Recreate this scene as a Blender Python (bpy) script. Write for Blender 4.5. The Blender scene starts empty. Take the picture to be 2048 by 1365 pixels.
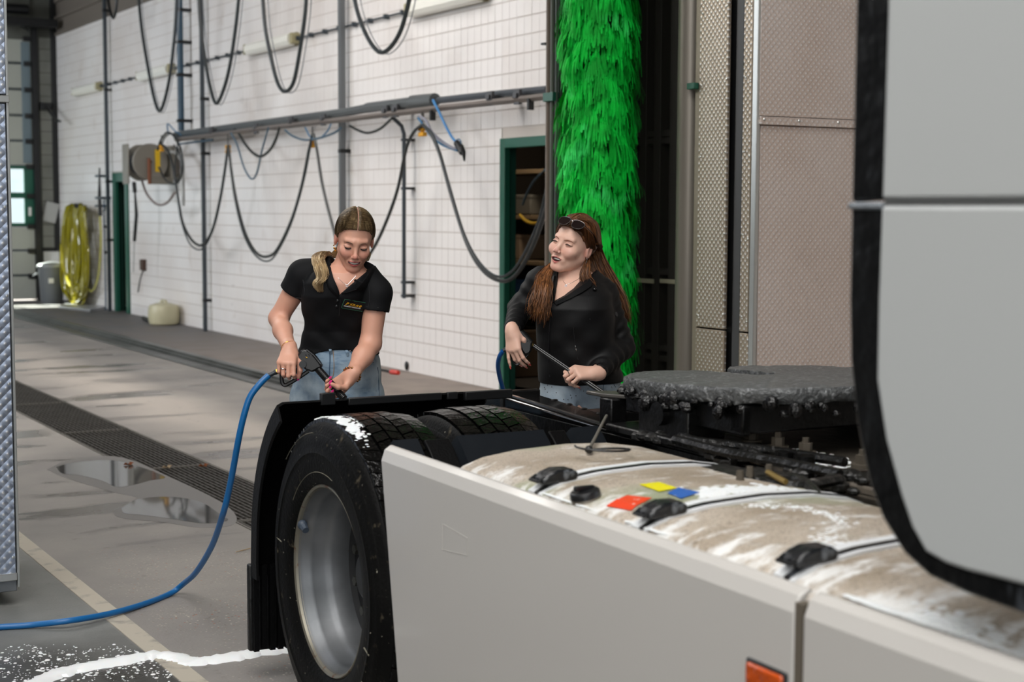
import bpy, bmesh, math, random
import numpy as np
from mathutils import Vector, Matrix, noise as mnoise
random.seed(7); np.random.seed(7)
S=bpy.context.scene; COL=S.collection
# ------------------------------------------------------------------ camera
F=3100.; CX,CY=1024.,682.5; H=1.6
YAW=math.radians(30.15); PITCH=math.atan(264/F); ROLL=0.004
def _basis():
    f=np.array([math.sin(YAW)*math.cos(PITCH),math.cos(YAW)*math.cos(PITCH),-math.sin(PITCH)])
    r=np.array([math.cos(YAW),-math.sin(YAW),0.]); u=np.cross(r,f)
    return f,r*math.cos(ROLL)+u*math.sin(ROLL),u*math.cos(ROLL)-r*math.sin(ROLL)
CF,CR,CU=_basis(); CAMP=np.array([0,0,H])
cam=bpy.data.objects.new('camera',bpy.data.cameras.new('camera')); COL.objects.link(cam)
cam.data.sensor_width=36; cam.data.lens=F/2048*36
cam.matrix_world=Matrix(((CR[0],CU[0],-CF[0],0),(CR[1],CU[1],-CF[1],0),(CR[2],CU[2],-CF[2],H),(0,0,0,1)))
cam.data.clip_start=0.05; cam.data.clip_end=200
cam.data.dof.use_dof=True; cam.data.dof.focus_distance=5.85; cam.data.dof.aperture_fstop=3.6
S.camera=cam
# ------------------------------------------------------------------ world, sun, daylight openings, far fill, exposure
W=bpy.data.worlds.new('world'); S.world=W; W.use_nodes=True
bg=W.node_tree.nodes['Background']; bg.inputs[0].default_value=(0.88,0.94,1.0,1); bg.inputs[1].default_value=1.3
def area(name,loc,aim,sx,sy,power,col=(1,1,1)):
    L=bpy.data.lights.new(name,'AREA'); L.shape='RECTANGLE'; L.size=sx; L.size_y=sy; L.energy=power; L.color=col
    o=bpy.data.objects.new(name,L); COL.objects.link(o); o.location=loc
    o.rotation_euler=(Vector(aim)-Vector(loc)).to_track_quat('-Z','Y').to_euler(); return o
area('skylight_over_lane',(-0.5,3.0,6.75),(-0.3,3.6,0),5.0,9.0,980,(1,0.98,0.95))
area('skylight_over_walkway',(3.4,13.0,6.75),(5.5,13.0,0),2.6,12.0,1050,(1,0.97,0.93))
area('far_wall_fill',(-3.5,21.0,4.2),(6.75,23.5,1.2),5.0,3.0,560,(0.88,0.94,1.0))  # added cool fill lamp that brightens the far wall, no opening there
area('bay_door_daylight',(-4.5,-4.0,3.2),(3.0,9.0,1.2),5.0,4.0,185,(1,0.99,0.97))
sun=bpy.data.objects.new('sun',bpy.data.lights.new('sun','SUN')); COL.objects.link(sun)
sun.data.energy=38.0; sun.data.angle=0.01; sun.data.color=(1,0.95,0.85)
sun.rotation_euler=Vector((0.40,-1.0,-1.05)).to_track_quat('-Z','Y').to_euler()
S.view_settings.view_transform='Standard'; S.view_settings.look='None'; S.view_settings.gamma=1.0
S.view_settings.use_curve_mapping=False; S.view_settings.exposure=0.0
try: S.cycles.use_denoising=True
except Exception: pass
S.cycles.max_bounces=8; S.cycles.diffuse_bounces=4
# ------------------------------------------------------------------ pixel-ray helpers (measuring the place from the photograph)
def ray(px,py): return CF+CR*(px-CX)/F-CU*(py-CY)/F
def onx(px,py,X): d=ray(px,py); return CAMP+d*(X/d[0])
def ony(px,py,Y): d=ray(px,py); return CAMP+d*(Y/d[1])
def onz(px,py,Z=0.): d=ray(px,py); return CAMP+d*((Z-H)/d[2])
TA=math.radians(2.37)
TY=np.array([math.sin(TA),math.cos(TA),0.]); TX=np.array([math.cos(TA),-math.sin(TA),0.])
def ont(px,py,xt):
    d=ray(px,py); p=CAMP+d*(xt/(d@TX)); return np.array([p@TX,p@TY,p[2]])
def onzt(px,py,z): p=onz(px,py,z); return np.array([p@TX,p@TY,p[2]])
# ------------------------------------------------------------------ materials
def lin(h):
    h=h.lstrip('#'); v=[int(h[i:i+2],16)/255 for i in (0,2,4)]
    return tuple((x/12.92 if x<=0.04045 else ((x+0.055)/1.055)**2.4) for x in v)+(1,)
MATS={}
def mat(name,col='#808080',rough=0.5,metal=0.0,spec=0.5,coat=0.0,bump=None,var=None,emit=None,alpha=None,trans=None,sss=None,attr=None):
    """bump=(scale,strength,detail) ; var=(scale,colour2,lo,hi[,coordscale]) ; attr=vertex colour attribute"""
    if name in MATS: return MATS[name]
    m=bpy.data.materials.new(name); m.use_nodes=True; nt=m.node_tree; b=nt.nodes['Principled BSDF']
    N=nt.nodes.new; Lk=nt.links.new
    c=lin(col) if isinstance(col,str) else col
    b.inputs['Base Color'].default_value=c; b.inputs['Roughness'].default_value=rough; b.inputs['Metallic'].default_value=metal
    b.inputs['Specular IOR Level'].default_value=spec; b.inputs['Coat Weight'].default_value=coat; b.inputs['Coat Roughness'].default_value=0.08
    src=None
    if attr:
        a=N('ShaderNodeVertexColor'); a.layer_name=attr; src=a.outputs[0]; Lk(src,b.inputs['Base Color'])
    if var:
        vs=var if isinstance(var,list) else [var]
        tc=N('ShaderNodeTexCoord')
        for v in vs:
            mp=N('ShaderNodeMapping'); Lk(tc.outputs['Object'],mp.inputs[0])
            if len(v)>4: mp.inputs['Scale'].default_value=v[4]
            nz=N('ShaderNodeTexNoise'); nz.inputs['Scale'].default_value=v[0]; nz.inputs['Detail'].default_value=5; Lk(mp.outputs[0],nz.inputs['Vector'])
            rp=N('ShaderNodeValToRGB'); rp.color_ramp.elements[0].position=v[2]; rp.color_ramp.elements[1].position=v[3]
            rp.color_ramp.elements[0].color=(0,0,0,1); rp.color_ramp.elements[1].color=(1,1,1,1); Lk(nz.outputs[0],rp.inputs[0])
            mx=N('ShaderNodeMix'); mx.data_type='RGBA'; Lk(rp.outputs[0],mx.inputs[0])
            if src: Lk(src,mx.inputs[6])
            else: mx.inputs[6].default_value=c
            mx.inputs[7].default_value=lin(v[1]); src=mx.outputs[2]
        Lk(src,b.inputs['Base Color'])
    if bump:
        tc2=N('ShaderNodeTexCoord'); nz=N('ShaderNodeTexNoise'); nz.inputs['Scale'].default_value=bump[0]; nz.inputs['Detail'].default_value=bump[2] if len(bump)>2 else 3
        Lk(tc2.outputs['Object'],nz.inputs['Vector']); bp=N('ShaderNodeBump'); bp.inputs['Strength'].default_value=bump[1]; bp.inputs['Distance'].default_value=0.01
        Lk(nz.outputs[0],bp.inputs['Height']); Lk(bp.outputs[0],b.inputs['Normal'])
    if emit: b.inputs['Emission Color'].default_value=lin(emit[0]); b.inputs['Emission Strength'].default_value=emit[1]
    if trans is not None: b.inputs['Transmission Weight'].default_value=trans
    if sss is not None:
        b.inputs['Subsurface Weight'].default_value=sss; b.inputs['Subsurface Radius'].default_value=(1,0.35,0.2); b.inputs['Subsurface Scale'].default_value=0.008
    if alpha is not None: b.inputs['Alpha'].default_value=alpha
    MATS[name]=m; return m
# ------------------------------------------------------------------ mesh builder
class MB:
    def __init__(s,off=(0,0,0)): s.v=[]; s.f=[]; s.off=np.array(off,float)
    def add(s,v,f):
        n=len(s.v); s.v.extend([tuple(np.asarray(p,float)-s.off) for p in v]); s.f.extend([tuple(i+n for i in q) for q in f]); return s
    def box(s,x0,x1,y0,y1,z0,z1,M=None):
        v=[np.array(p,float) for p in((x0,y0,z0),(x1,y0,z0),(x1,y1,z0),(x0,y1,z0),(x0,y0,z1),(x1,y0,z1),(x1,y1,z1),(x0,y1,z1))]
        if M is not None: v=[np.array(M@Vector(p)) for p in v]
        return s.add(v,[(0,3,2,1),(4,5,6,7),(0,1,5,4),(1,2,6,5),(2,3,7,6),(3,0,4,7)])
    def prism(s,poly,fn,t0,t1):
        """poly: 2D points; fn(u,v,t)->3D point"""
        n=len(poly); v=[fn(p[0],p[1],t0) for p in poly]+[fn(p[0],p[1],t1) for p in poly]
        f=[tuple(range(n-1,-1,-1)),tuple(range(n,2*n))]+[(i,(i+1)%n,n+(i+1)%n,n+i) for i in range(n)]
        return s.add(v,f)
    def tube(s,pts,r,seg=8,cap=True,flat=None):
        P=[np.asarray(p,float) for p in pts]; n=len(P)
        R=r if hasattr(r,'__len__') else [r]*n
        T=[]
        for i in range(n):
            t=P[min(i+1,n-1)]-P[max(i-1,0)]; l=np.linalg.norm(t); T.append(t/l if l>1e-9 else np.array([0,0,1.]))
        a=np.array([0,0,1.]) if abs(T[0][2])<0.9 else np.array([1.,0,0])
        nn=np.cross(T[0],a); nn/=np.linalg.norm(nn); V=[]
        for i in range(n):
            nn=nn-T[i]*(nn@T[i]); nn/=max(np.linalg.norm(nn),1e-9); bb=np.cross(T[i],nn)
            for k in range(seg):
                th=2*math.pi*k/seg; fl=1 if flat is None else flat
                V.append(P[i]+R[i]*(math.cos(th)*nn+fl*math.sin(th)*bb))
        Fc=[]
        for i in range(n-1):
            for k in range(seg):
                k2=(k+1)%seg; Fc.append((i*seg+k,i*seg+k2,(i+1)*seg+k2,(i+1)*seg+k))
        if cap: Fc.append(tuple(range(seg-1,-1,-1))); Fc.append(tuple((n-1)*seg+k for k in range(seg)))
        return s.add(V,Fc)
    def rev(s,prof,c,ax,u,seg=48,a0=0,a1=2*math.pi,closed=False):
        """revolve profile [(t along axis, radius)] about axis through c"""
        ax=np.asarray(ax,float); u=np.asarray(u,float); w=np.cross(ax,u); c=np.asarray(c,float)
        full=abs(a1-a0-2*math.pi)<1e-6; ns=seg if full else seg+1; m=len(prof); V=[]
        for k in range(ns):
            th=a0+(a1-a0)*k/seg
            for t,r in prof: V.append(c+ax*t+r*(math.cos(th)*u+math.sin(th)*w))
        Fc=[]; mm=m if closed else m-1
        for k in range(seg):
            k2=(k+1)%ns
            for i in range(mm):
                j=(i+1)%m; Fc.append((k*m+i,k*m+j,k2*m+j,k2*m+i))
        if closed and not full: Fc.append(tuple(range(m))); Fc.append(tuple((ns-1)*m+i for i in range(m-1,-1,-1)))
        return s.add(V,Fc)
    def cyl(s,p,q,r,seg=16): return s.tube([p,q],r,seg)
    def ball(s,c,r,seg=10,rings=6,sc=(1,1,1)):
        V=[];Fc=[]; c=np.asarray(c,float)
        for i in range(rings+1):
            ph=math.pi*i/rings
            for k in range(seg):
                th=2*math.pi*k/seg; V.append(c+r*np.array([sc[0]*math.sin(ph)*math.cos(th),sc[1]*math.sin(ph)*math.sin(th),sc[2]*math.cos(ph)]))
        for i in range(rings):
            for k in range(seg):
                k2=(k+1)%seg; Fc.append((i*seg+k,(i+1)*seg+k,(i+1)*seg+k2,i*seg+k2))
        return s.add(V,Fc)
    def build(s,name,m,parent=None,bev=0,smooth=True,ang=0.6,loc=None,recalc=True):
        me=bpy.data.meshes.new(name); me.from_pydata(s.v,[],s.f); me.validate(); 
        if recalc:
            bm=bmesh.new(); bm.from_mesh(me); bmesh.ops.recalc_face_normals(bm,faces=bm.faces); bm.to_mesh(me); bm.free()
        return link(name,me,m,parent,bev,smooth,ang,loc)
def link(name,me,m,parent=None,bev=0,smooth=True,ang=0.6,loc=None):
    o=bpy.data.objects.new(name,me); COL.objects.link(o)
    for mm in (m if isinstance(m,(list,tuple)) else [m]): me.materials.append(mm)
    if smooth:
        me.polygons.foreach_set('use_smooth',[True]*len(me.polygons)); me.set_sharp_from_angle(angle=ang)
    if bev:
        b=o.modifiers.new('bevel','BEVEL'); b.width=bev; b.segments=2; b.limit_method='ANGLE'; b.angle_limit=0.7
    if parent is not None: o.parent=parent
    if loc is not None: o.location=loc
    return o
def tag(o,label=None,cat=None,group=None,kind=None):
    if label: o['label']=label
    if cat: o['category']=cat
    if group: o['group']=group
    if kind: o['kind']=kind
    return o
def empty(name,loc=(0,0,0),rz=0,**k):
    o=bpy.data.objects.new(name,None); COL.objects.link(o); o.location=loc; o.rotation_euler=(0,0,rz); o.empty_display_size=0.1
    return tag(o,**k)
def dup(o,parent=None,loc=None):
    c=o.copy(); COL.objects.link(c)
    if parent is not None: c.parent=parent
    if loc is not None: c.location=loc
    for ch in [x for x in bpy.data.objects if x.parent==o]: dup(ch,c)
    return c
def cr(P,n=10):
    """Catmull-Rom through points"""
    P=[np.asarray(p,float) for p in P]; P=[2*P[0]-P[1]]+P+[2*P[-1]-P[-2]]; out=[]
    for i in range(1,len(P)-2):
        a,b,c,d=P[i-1:i+3]
        for k in range(n):
            t=k/n; out.append(0.5*((2*b)+(-a+c)*t+(2*a-5*b+4*c-d)*t*t+(-a+3*b-3*c+d)*t**3))
    out.append(P[-2]); return out
# ================================================================== SETTING
WX=6.75; EY=27.3; DA=(10.85,11.80,2.21); DB=(23.08,23.86,2.13)
M_grout=mat('tile_joint','#c9c1ba',0.9)
M_tile=mat('glazed_tile','#f0ecea',0.3,spec=0.5,var=[(0.7,'#e2dad5',0.45,0.75),(2.2,'#cfc4bb',0.62,0.85,(1,1,1)),(5,'#a7a19c',0.72,0.86,(1,.5,1))])
M_upper=mat('upper_cladding','#6f675f',0.7)
M_conc=mat('concrete_dark','#6a6763',0.8)
M_black=mat('black_plastic','#101113',0.45)
M_rubber=mat('black_rubber','#0e0f10',0.6,bump=(60,0.2,2))
M_green=mat('green_paint','#1f5a48',0.4); M_dgreen=mat('dark_green_paint','#17463a',0.5)
M_galv=mat('galvanised_steel','#7c8084',0.42,metal=0.6,var=(6,'#5f6366',0.4,0.7))
M_greypl=mat('grey_plastic_pipe','#3a4148',0.4); M_lgrey=mat('light_grey_plastic','#a9a9a6',0.45)
M_bluepipe=mat('blue_grey_pipe','#2c4a5e',0.4)
M_brass=mat('brass','#b08d3c',0.3,metal=0.9); M_yel=mat('yellow_plastic','#e0a01c',0.45)
M_white=mat('white_plastic','#e6e6e2',0.4)
M_cableb=mat('cable_black','#2a2d30',0.5)
def floor_mat():
    m=bpy.data.materials.new('floor_concrete'); m.use_nodes=True; nt=m.node_tree; N=nt.nodes.new; L=nt.links.new; b=nt.nodes['Principled BSDF']
    tc=N('ShaderNodeTexCoord'); sx=N('ShaderNodeSeparateXYZ'); L(tc.outputs['Object'],sx.inputs[0])
    def noise(sc,det=4,scale=(1,1,1),rough=0.55):
        mp=N('ShaderNodeMapping'); mp.inputs['Scale'].default_value=scale; L(tc.outputs['Object'],mp.inputs[0])
        n=N('ShaderNodeTexNoise'); n.inputs['Scale'].default_value=sc; n.inputs['Detail'].default_value=det; n.inputs['Roughness'].default_value=rough; L(mp.outputs[0],n.inputs[0]); return n.outputs[0]
    def ramp(x,lo,hi):
        r=N('ShaderNodeMapRange'); r.inputs[1].default_value=lo; r.inputs[2].default_value=hi; r.clamp=True; L(x,r.inputs[0]); return r.outputs[0]
    def mixc(f,a,bc):
        x=N('ShaderNodeMix'); x.data_type='RGBA'; L(f,x.inputs[0])
        for i,c in ((6,a),(7,bc)):
            if isinstance(c,str): x.inputs[i].default_value=lin(c)
            else: L(c,x.inputs[i])
        return x.outputs[2]
    def mth(op,a,bb=0.0):
        x=N('ShaderNodeMath'); x.operation=op
        for i,c in ((0,a),(1,bb)):
            if isinstance(c,(int,float)): x.inputs[i].default_value=c
            else: L(c,x.inputs[i])
        return x.outputs[0]
    X,Y=sx.outputs[0],sx.outputs[1]
    wob=mth('ADD',X,mth('MULTIPLY',mth('SUBTRACT',noise(0.8,3),0.5),0.5))
    base=mixc(ramp(noise(1.3,6),0.35,0.7),'#8d8883','#767270')                     # worn grey concrete
    # pale wheel-track band of the lane beyond the drain
    band=mth('MULTIPLY',ramp(wob,3.15,3.7),ramp(wob,4.35,3.95)); base=mixc(mth('MULTIPLY',band,0.85),base,'#b3aaa1')
    # dark wet cross patches beside it
    wet=mth('MULTIPLY',ramp(noise(1.2,3,(0.5,1.7,1)),0.52,0.62),mth('MULTIPLY',ramp(wob,3.05,3.35),ramp(wob,5.1,4.7)))
    base=mixc(mth('MULTIPLY',wet,0.75),base,'#5b5653')
    wet2=mth('MULTIPLY',ramp(noise(1.5,3,(0.6,1.6,1)),0.53,0.6),mth('MULTIPLY',ramp(wob,2.75,2.6),ramp(Y,6.6,7.6))); base=mixc(mth('MULTIPLY',wet2,0.6),base,'#66625f')
    # walkway by the wall, brownish and darker far away
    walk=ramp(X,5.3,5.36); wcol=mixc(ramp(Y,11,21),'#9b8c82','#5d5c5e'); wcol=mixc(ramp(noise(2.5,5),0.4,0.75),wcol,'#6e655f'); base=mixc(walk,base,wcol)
    # dark bay left of the painted line
    left=ramp(X,1.62,1.6); lcol=mixc(ramp(noise(2,6),0.35,0.7),'#7a7b78','#666765'); base=mixc(left,base,lcol)
    wl=mth('MULTIPLY',left,ramp(mth('ADD',Y,mth('MULTIPLY',mth('SUBTRACT',noise(1.7,5),0.5),1.2)),5.75,5.35)); base=mixc(wl,base,'#34332f')
    # exposed aggregate speckle in the near lane
    vo=N('ShaderNodeTexVoronoi'); vo.inputs['Scale'].default_value=75; L(tc.outputs['Object'],vo.inputs[0])
    pick=mth('LESS_THAN',vo.outputs[0],0.34); vs=N('ShaderNodeSeparateColor'); L(vo.outputs[1],vs.inputs[0])
    near=mth('MULTIPLY',mth('MULTIPLY',ramp(Y,7.6,6.2),ramp(X,1.69,1.9)),ramp(noise(1.6,3),0.35,0.6))
    spk=mixc(vs.outputs[0],'#5c5048','#c0b5a8'); spk=mixc(mth('GREATER_THAN',vs.outputs[1],0.9),spk,'#96502e')
    base=mixc(mth('MULTIPLY',mth('MULTIPLY',pick,near),mth('GREATER_THAN',vs.outputs[2],0.35)),base,spk)
    base=mixc(mth('MULTIPLY',ramp(noise(14,6),0.62,0.75),0.35),base,'#4a4643')
    L(base,b.inputs['Base Color'])
    wetall=mth('MAXIMUM',mth('MAXIMUM',wet,wet2),mth('MULTIPLY',wl,ramp(noise(3,3),0.3,0.6)))
    ro=N('ShaderNodeMapRange'); ro.inputs[3].default_value=0.62; ro.inputs[4].default_value=0.22; L(wetall,ro.inputs[0]); L(ro.outputs[0],b.inputs['Roughness'])
    bp=N('ShaderNodeBump'); bp.inputs['Strength'].default_value=0.25; bp.inputs['Distance'].default_value=0.004
    hh=mth('ADD',noise(90,3),mth('MULTIPLY',mth('MULTIPLY',pick,near),1.2)); L(hh,bp.inputs['Height']); L(bp.outputs[0],b.inputs['Normal'])
    return m
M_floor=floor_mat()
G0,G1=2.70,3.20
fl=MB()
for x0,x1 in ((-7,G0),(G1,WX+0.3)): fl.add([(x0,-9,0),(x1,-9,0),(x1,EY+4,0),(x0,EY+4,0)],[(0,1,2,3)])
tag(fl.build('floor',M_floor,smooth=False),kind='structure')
tr=MB(); tr.add([(G0,-9,0),(G0,EY,0),(G1,EY,0),(G1,-9,0),(G0,-9,-.3),(G0,EY,-.3),(G1,EY,-.3),(G1,-9,-.3)],[(0,1,5,4),(2,3,7,6),(4,5,6,7)])
tag(tr.build('floor_trench',mat('trench_dark','#161513',0.9),smooth=False,recalc=False),kind='structure')
tag(MB().box(1.61,1.69,-4,EY-1,-.01,0.003).build('painted_line',mat('line_paint','#b3ab9c',0.6,var=[(9,'#85807a',0.55,0.72)])),kind='structure')
# walls
wr=MB()
def wallbox(y0,y1,z0,z1): wr.box(WX,WX+0.10,y0,y1,z0,z1)
ZT=4.52
wallbox(-9,DA[0],0,ZT); wallbox(DA[0],DA[1],DA[2],ZT); wallbox(DA[1],DB[0],0,ZT); wallbox(DB[0],DB[1],DB[2],ZT); wallbox(DB[1],EY+0.2,0,ZT)
wall_r=tag(wr.build('wall_right',M_grout,smooth=False),kind='structure')
# tiles: pitch along the wall and up it
TP,TH=0.125,0.1535
def tile_free(y,z):
    for d in (DA,DB):
        if d[0]-TP+0.03<y<d[1]-0.03 and z<d[2]-0.03: return False
    return True
tb=MB(); tb.box(0,-0.007,0.002,TP-0.002,0.005,TH-0.004)
tme=tb.build('tile',M_tile,bev=0,smooth=False).data; bpy.data.objects.remove(bpy.data.objects['tile'])
cells=[(y,z) for y in np.arange(DA[1],EY-0.02,TP) for z in np.arange(0,ZT-0.02,TH) if tile_free(y+0.001,z)]
cells.sort(key=lambda c:(c[0]-11.8)*0.9+abs(c[1]-1.1)*0.9)
single=set(cells[:300])
for y,z in cells[:300]:
    o=bpy.data.objects.new('tile',tme); COL.objects.link(o); o.parent=wall_r; o.location=(WX+random.uniform(-0.001,0.0006),y,z)
bulk=MB()
def bulk_tile(y,z,y1=None):
    j=random.uniform(-0.0008,0.0006); x=WX-0.007+j; y1=y1 or y+TP-0.002; a=y+0.002; zb=z+0.005; zt=min(z+TH-0.004,ZT)
    bulk.add([(x,a,zb),(x,y1,zb),(x,y1,zt),(x,a,zt),(WX,a,zb),(WX,y1,zb),(WX,y1,zt),(WX,a,zt)],[(0,3,2,1),(0,1,5,4),(1,2,6,5),(2,3,7,6),(3,0,4,7)])
for y,z in cells[300:]: bulk_tile(y,z)
for y in np.arange(DA[0]-TP*24,DA[0]-0.01,TP):
    for z in np.arange(0,ZT-0.02,TH): bulk_tile(y,z)
for y in np.arange(DA[1]-TP*8,DA[1]-0.01,TP):
    for z in np.arange(0,ZT-0.02,TH):
        if z>=DA[2]-0.03: bulk_tile(y,z)
tag(bulk.build('tile_field',M_tile,wall_r,smooth=False,recalc=False),kind='stuff')
up=MB(); up.box(WX,WX+0.25,-9,EY+0.2,ZT,7.0)
for k in range(8): up.box(WX-0.035,WX,-9,EY,ZT+0.28*k,ZT+0.28*k+0.05)
tag(up.build('wall_right_upper',M_upper,smooth=False),kind='structure')
# far end wall with sectional door
M_endtile=mat('end_wall_tile','#9c9d95',0.5,var=(1.5,'#7d7f78',0.4,0.7))
DX=6.32    # right edge of the door opening
ew=MB(); ew.box(DX,WX,EY,EY+0.25,0,7); ew.box(-7,1.2,EY,EY+0.25,0,7); ew.box(1.2,DX,EY-.05,EY+0.25,4.44,7)
wall_e=tag(ew.build('wall_end',mat('end_wall_joint','#5c5d57',0.9),smooth=False),kind='structure')
et=MB()
tag(MB().box(-7.2,-7,-9,EY,0,7).build('wall_left',mat('left_wall_grey','#8d8c88',0.8),smooth=False),kind='structure')
for y in np.arange(0.9,4.4,0.2):
    et.box(DX+0.15,WX-0.02,EY-0.012,EY,y+0.006,y+0.194)
tag(et.build('tile_field',M_endtile,wall_e,smooth=False),kind='stuff')
tag(MB().box(DX+0.15,WX-0.02,EY-0.03,EY,0.0,0.85).build('base_panel',M_white,wall_e,bev=0.004))
# door leaf: stacked sections
M_sec=mat('translucent_section','#a9aba2',0.5); M_seam=mat('section_seam','#3b4245',0.5)
M_pane=bpy.data.materials.new('window_pane'); M_pane.use_nodes=True
_nt=M_pane.node_tree; _nt.nodes.clear(); _o=_nt.nodes.new('ShaderNodeOutputMaterial'); _t=_nt.nodes.new('ShaderNodeBsdfTransparent'); _g=_nt.nodes.new('ShaderNodeBsdfGlossy'); _m=_nt.nodes.new('ShaderNodeMixShader')
_t.inputs[0].default_value=(0.93,0.98,0.97,1); _g.inputs['Roughness'].default_value=0.05; _m.inputs[0].default_value=0.08
_nt.links.new(_t.outputs[0],_m.inputs[1]); _nt.links.new(_g.outputs[0],_m.inputs[2]); _nt.links.new(_m.outputs[0],_o.inputs[0])
door=tag(empty('door_1',(3.75,EY,0)),kind='structure')
def dbx(name,m,x0,x1,z0,z1,y0=-0.06,y1=0.0,par=door,bev=0.004):
    return MB().box(x0-3.75,x1-3.75,y0,y1,z0,z1).build(name,m,par,bev=bev)
zs=[0.0,0.43,0.86,1.28,1.80,2.30,2.73,3.16,3.60,4.04,4.46]
for i in range(len(zs)-1):
    a,b=zs[i],zs[i+1]
    if i in (3,4):
        f=dbx('window_section',M_green,1.2,DX,a,a+0.05); dbx('frame_rail',M_green,1.2,DX,b-0.05,b,par=door)
        x=DX-0.03
        dbx('frame_stile',M_green,DX-0.16,DX,a+0.05,b-0.05)
        x=DX-0.16
        while x>1.4:
            x0=max(x-0.62,1.25); dbx('pane',M_pane,x0,x,a+0.05,b-0.05,-0.035,-0.025,bev=0); dbx('frame_stile',M_green,x0-0.06,x0,a+0.05,b-0.05); x=x0-0.06
    else: dbx('door_section',M_sec,1.2,DX,a+0.02,b-0.02,bev=0.008)
    if i: dbx('seam',M_seam,1.2,DX,a-0.018,a+0.018,-0.05,-0.004,bev=0)
    dbx('hinge',M_black,DX-0.13,DX+0.0,b-0.05,b+0.03,-0.12,-0.06)
dbx('edge_strip',mat('edge_strip_blue','#6f7f86',0.4),DX-0.17,DX-0.02,2.35,4.4,-0.075,-0.061)
dbx('door_track',M_black,DX+0.0,DX+0.09,0,4.7,-0.16,-0.02)
dbx('door_notice',M_white,DX-0.1,DX-0.05,1.45,1.6,-0.068,-0.061)
ct=MB(); ct.box(WX-0.09,WX-0.0,EY-0.09,EY,0.85,7); ct.box(DX+0.09,WX-0.05,EY-0.05,EY-0.012,0.84,0.90)
tag(ct.build('trim_1',M_black,bev=0.004),kind='structure')
# roof, beams
cl=MB(); cl.box(-7.2,WX+.25,-9,EY+0.2,6.9,7.0)
tag(cl.build('ceiling',M_upper,smooth=False),kind='structure')
for y in (2,7.5,13,18.5,24):
    b=MB(); b.box(-7,WX,y-0.08,y+0.08,6.5,6.52); b.box(-7,WX,y-0.01,y+0.01,6.1,6.5); b.box(-7,WX,y-0.08,y+0.08,6.08,6.1)
    tag(b.build('ceiling_beam',M_black,smooth=False),kind='structure')
b=MB(); b.box(1.0,WX-0.1,EY-0.6,EY-0.3,4.62,4.75); b.cyl((1,EY-0.45,4.9),(6.2,EY-0.45,4.9),0.08); b.box(5.6,5.66,EY-0.5,EY-0.4,4.5,6.9); b.tube([(5.6,EY-0.4,4.9),(6.2,EY-0.45,4.55)],0.02)
tag(b.build('trim_2',M_black,bev=0.003),kind='structure')
# doorway A (dark store room behind) and doorway B
def doorframe(idx,d,mout,min_,fw=0.085):
    y0,y1,z=d; f=MB()
    f.box(WX-0.03,WX+0.03,y1-fw,y1,0,z); f.box(WX-0.03,WX+0.03,y0,y0+fw,0,z); f.box(WX-0.03,WX+0.03,y0+fw,y1-fw,z-fw,z)
    r=empty('door_%d'%idx,(0,0,0)); tag(r,kind='structure'); f.build('door_frame',mout,r,bev=0.006)
    g=MB(); g.box(WX+0.03,WX+0.12,y1-0.03,y1,0,z); g.box(WX+0.03,WX+0.12,y0,y0+0.03,0,z); g.box(WX+0.03,WX+0.12,y0,y1,z-0.03,z); g.build('door_reveal',min_,r); return r
doorframe(2,DA,M_green,M_dgreen); doorframe(3,DB,M_green,M_dgreen,0.14)
rm=MB()
def room(y0,y1,x1,z1):
    v=[(WX+0.10,y0,0),(x1,y0,0),(x1,y1,0),(WX+0.10,y1,0),(WX+0.10,y0,z1),(x1,y0,z1),(x1,y1,z1),(WX+0.10,y1,z1)]
    rm.add(v,[(0,1,2,3),(4,5,6,7),(0,1,5,4),(1,2,6,5),(2,3,7,6)])
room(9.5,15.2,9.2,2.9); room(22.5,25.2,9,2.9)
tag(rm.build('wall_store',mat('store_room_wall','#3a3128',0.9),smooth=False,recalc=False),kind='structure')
area('store_room_fill',(7.5,12.6,2.8),(8.0,13.4,1.0),.3,.3,14,(1,0.9,0.75))  # added faint fill lamp so the store room contents show
# steel track for the wash gantry
k=MB(); k.box(5.24,5.33,-9,EY-0.9,0,0.055); k.box(5.2,5.24,-9,EY-0.9,0,0.035); k.box(5.02,5.2,-9,EY-0.9,0,0.012)
tag(k.build('floor_track',mat('track_steel','#5b5c5a',0.35,metal=0.5,var=(3,'#3c3c39',0.4,0.7)),bev=0.006),kind='structure')
# ------------------------------------------------------------------ puddles
M_damp=mat('damp_concrete','#55524f',0.3)
M_water=mat('water','#b9bdbd',0.02,trans=1.0); M_water.node_tree.nodes['Principled BSDF'].inputs['IOR'].default_value=1.33
def blob(name,px,m,z,thick=0.001,**k):
    pts=[onz(x,y,0) for x,y in px]; pts=cr(pts+[pts[0]],6)[:-1]
    b=MB(); b.prism([(p[0],p[1]) for p in pts],lambda u,v,t:(u,v,t),z,z+thick); return tag(b.build(name,m,smooth=False),**k)
P1=[(112,935),(150,926),(225,922),(280,935),(330,955),(300,962),(262,972),(232,975),(205,963),(160,952),(125,948)]
P2=[(243,1018),(275,1000),(340,995),(400,1005),(440,1030),(455,1042),(410,1048),(350,1040),(290,1032),(250,1028)]
blob('damp_floor_patch',[(95,940),(140,920),(240,915),(340,955),(450,1010),(470,1048),(400,1056),(330,1046),(240,1036),(232,1020),(275,998),(225,985),(130,956)],mat('damp_concrete_pale','#73706e',0.4),0.0005,0.0006,kind='structure')
for k,(pp,lb) in enumerate(((P1,'farther small puddle beside the drain grate mirroring a post'),(P2,'nearer puddle beside the drain grate mirroring roof steelwork'))):
    blob('puddle',pp,mat('puddle_water','#4a4846',0.03,spec=0.6,coat=0.3),0.0014,0.0008,label=lb,cat='puddle')
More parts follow.
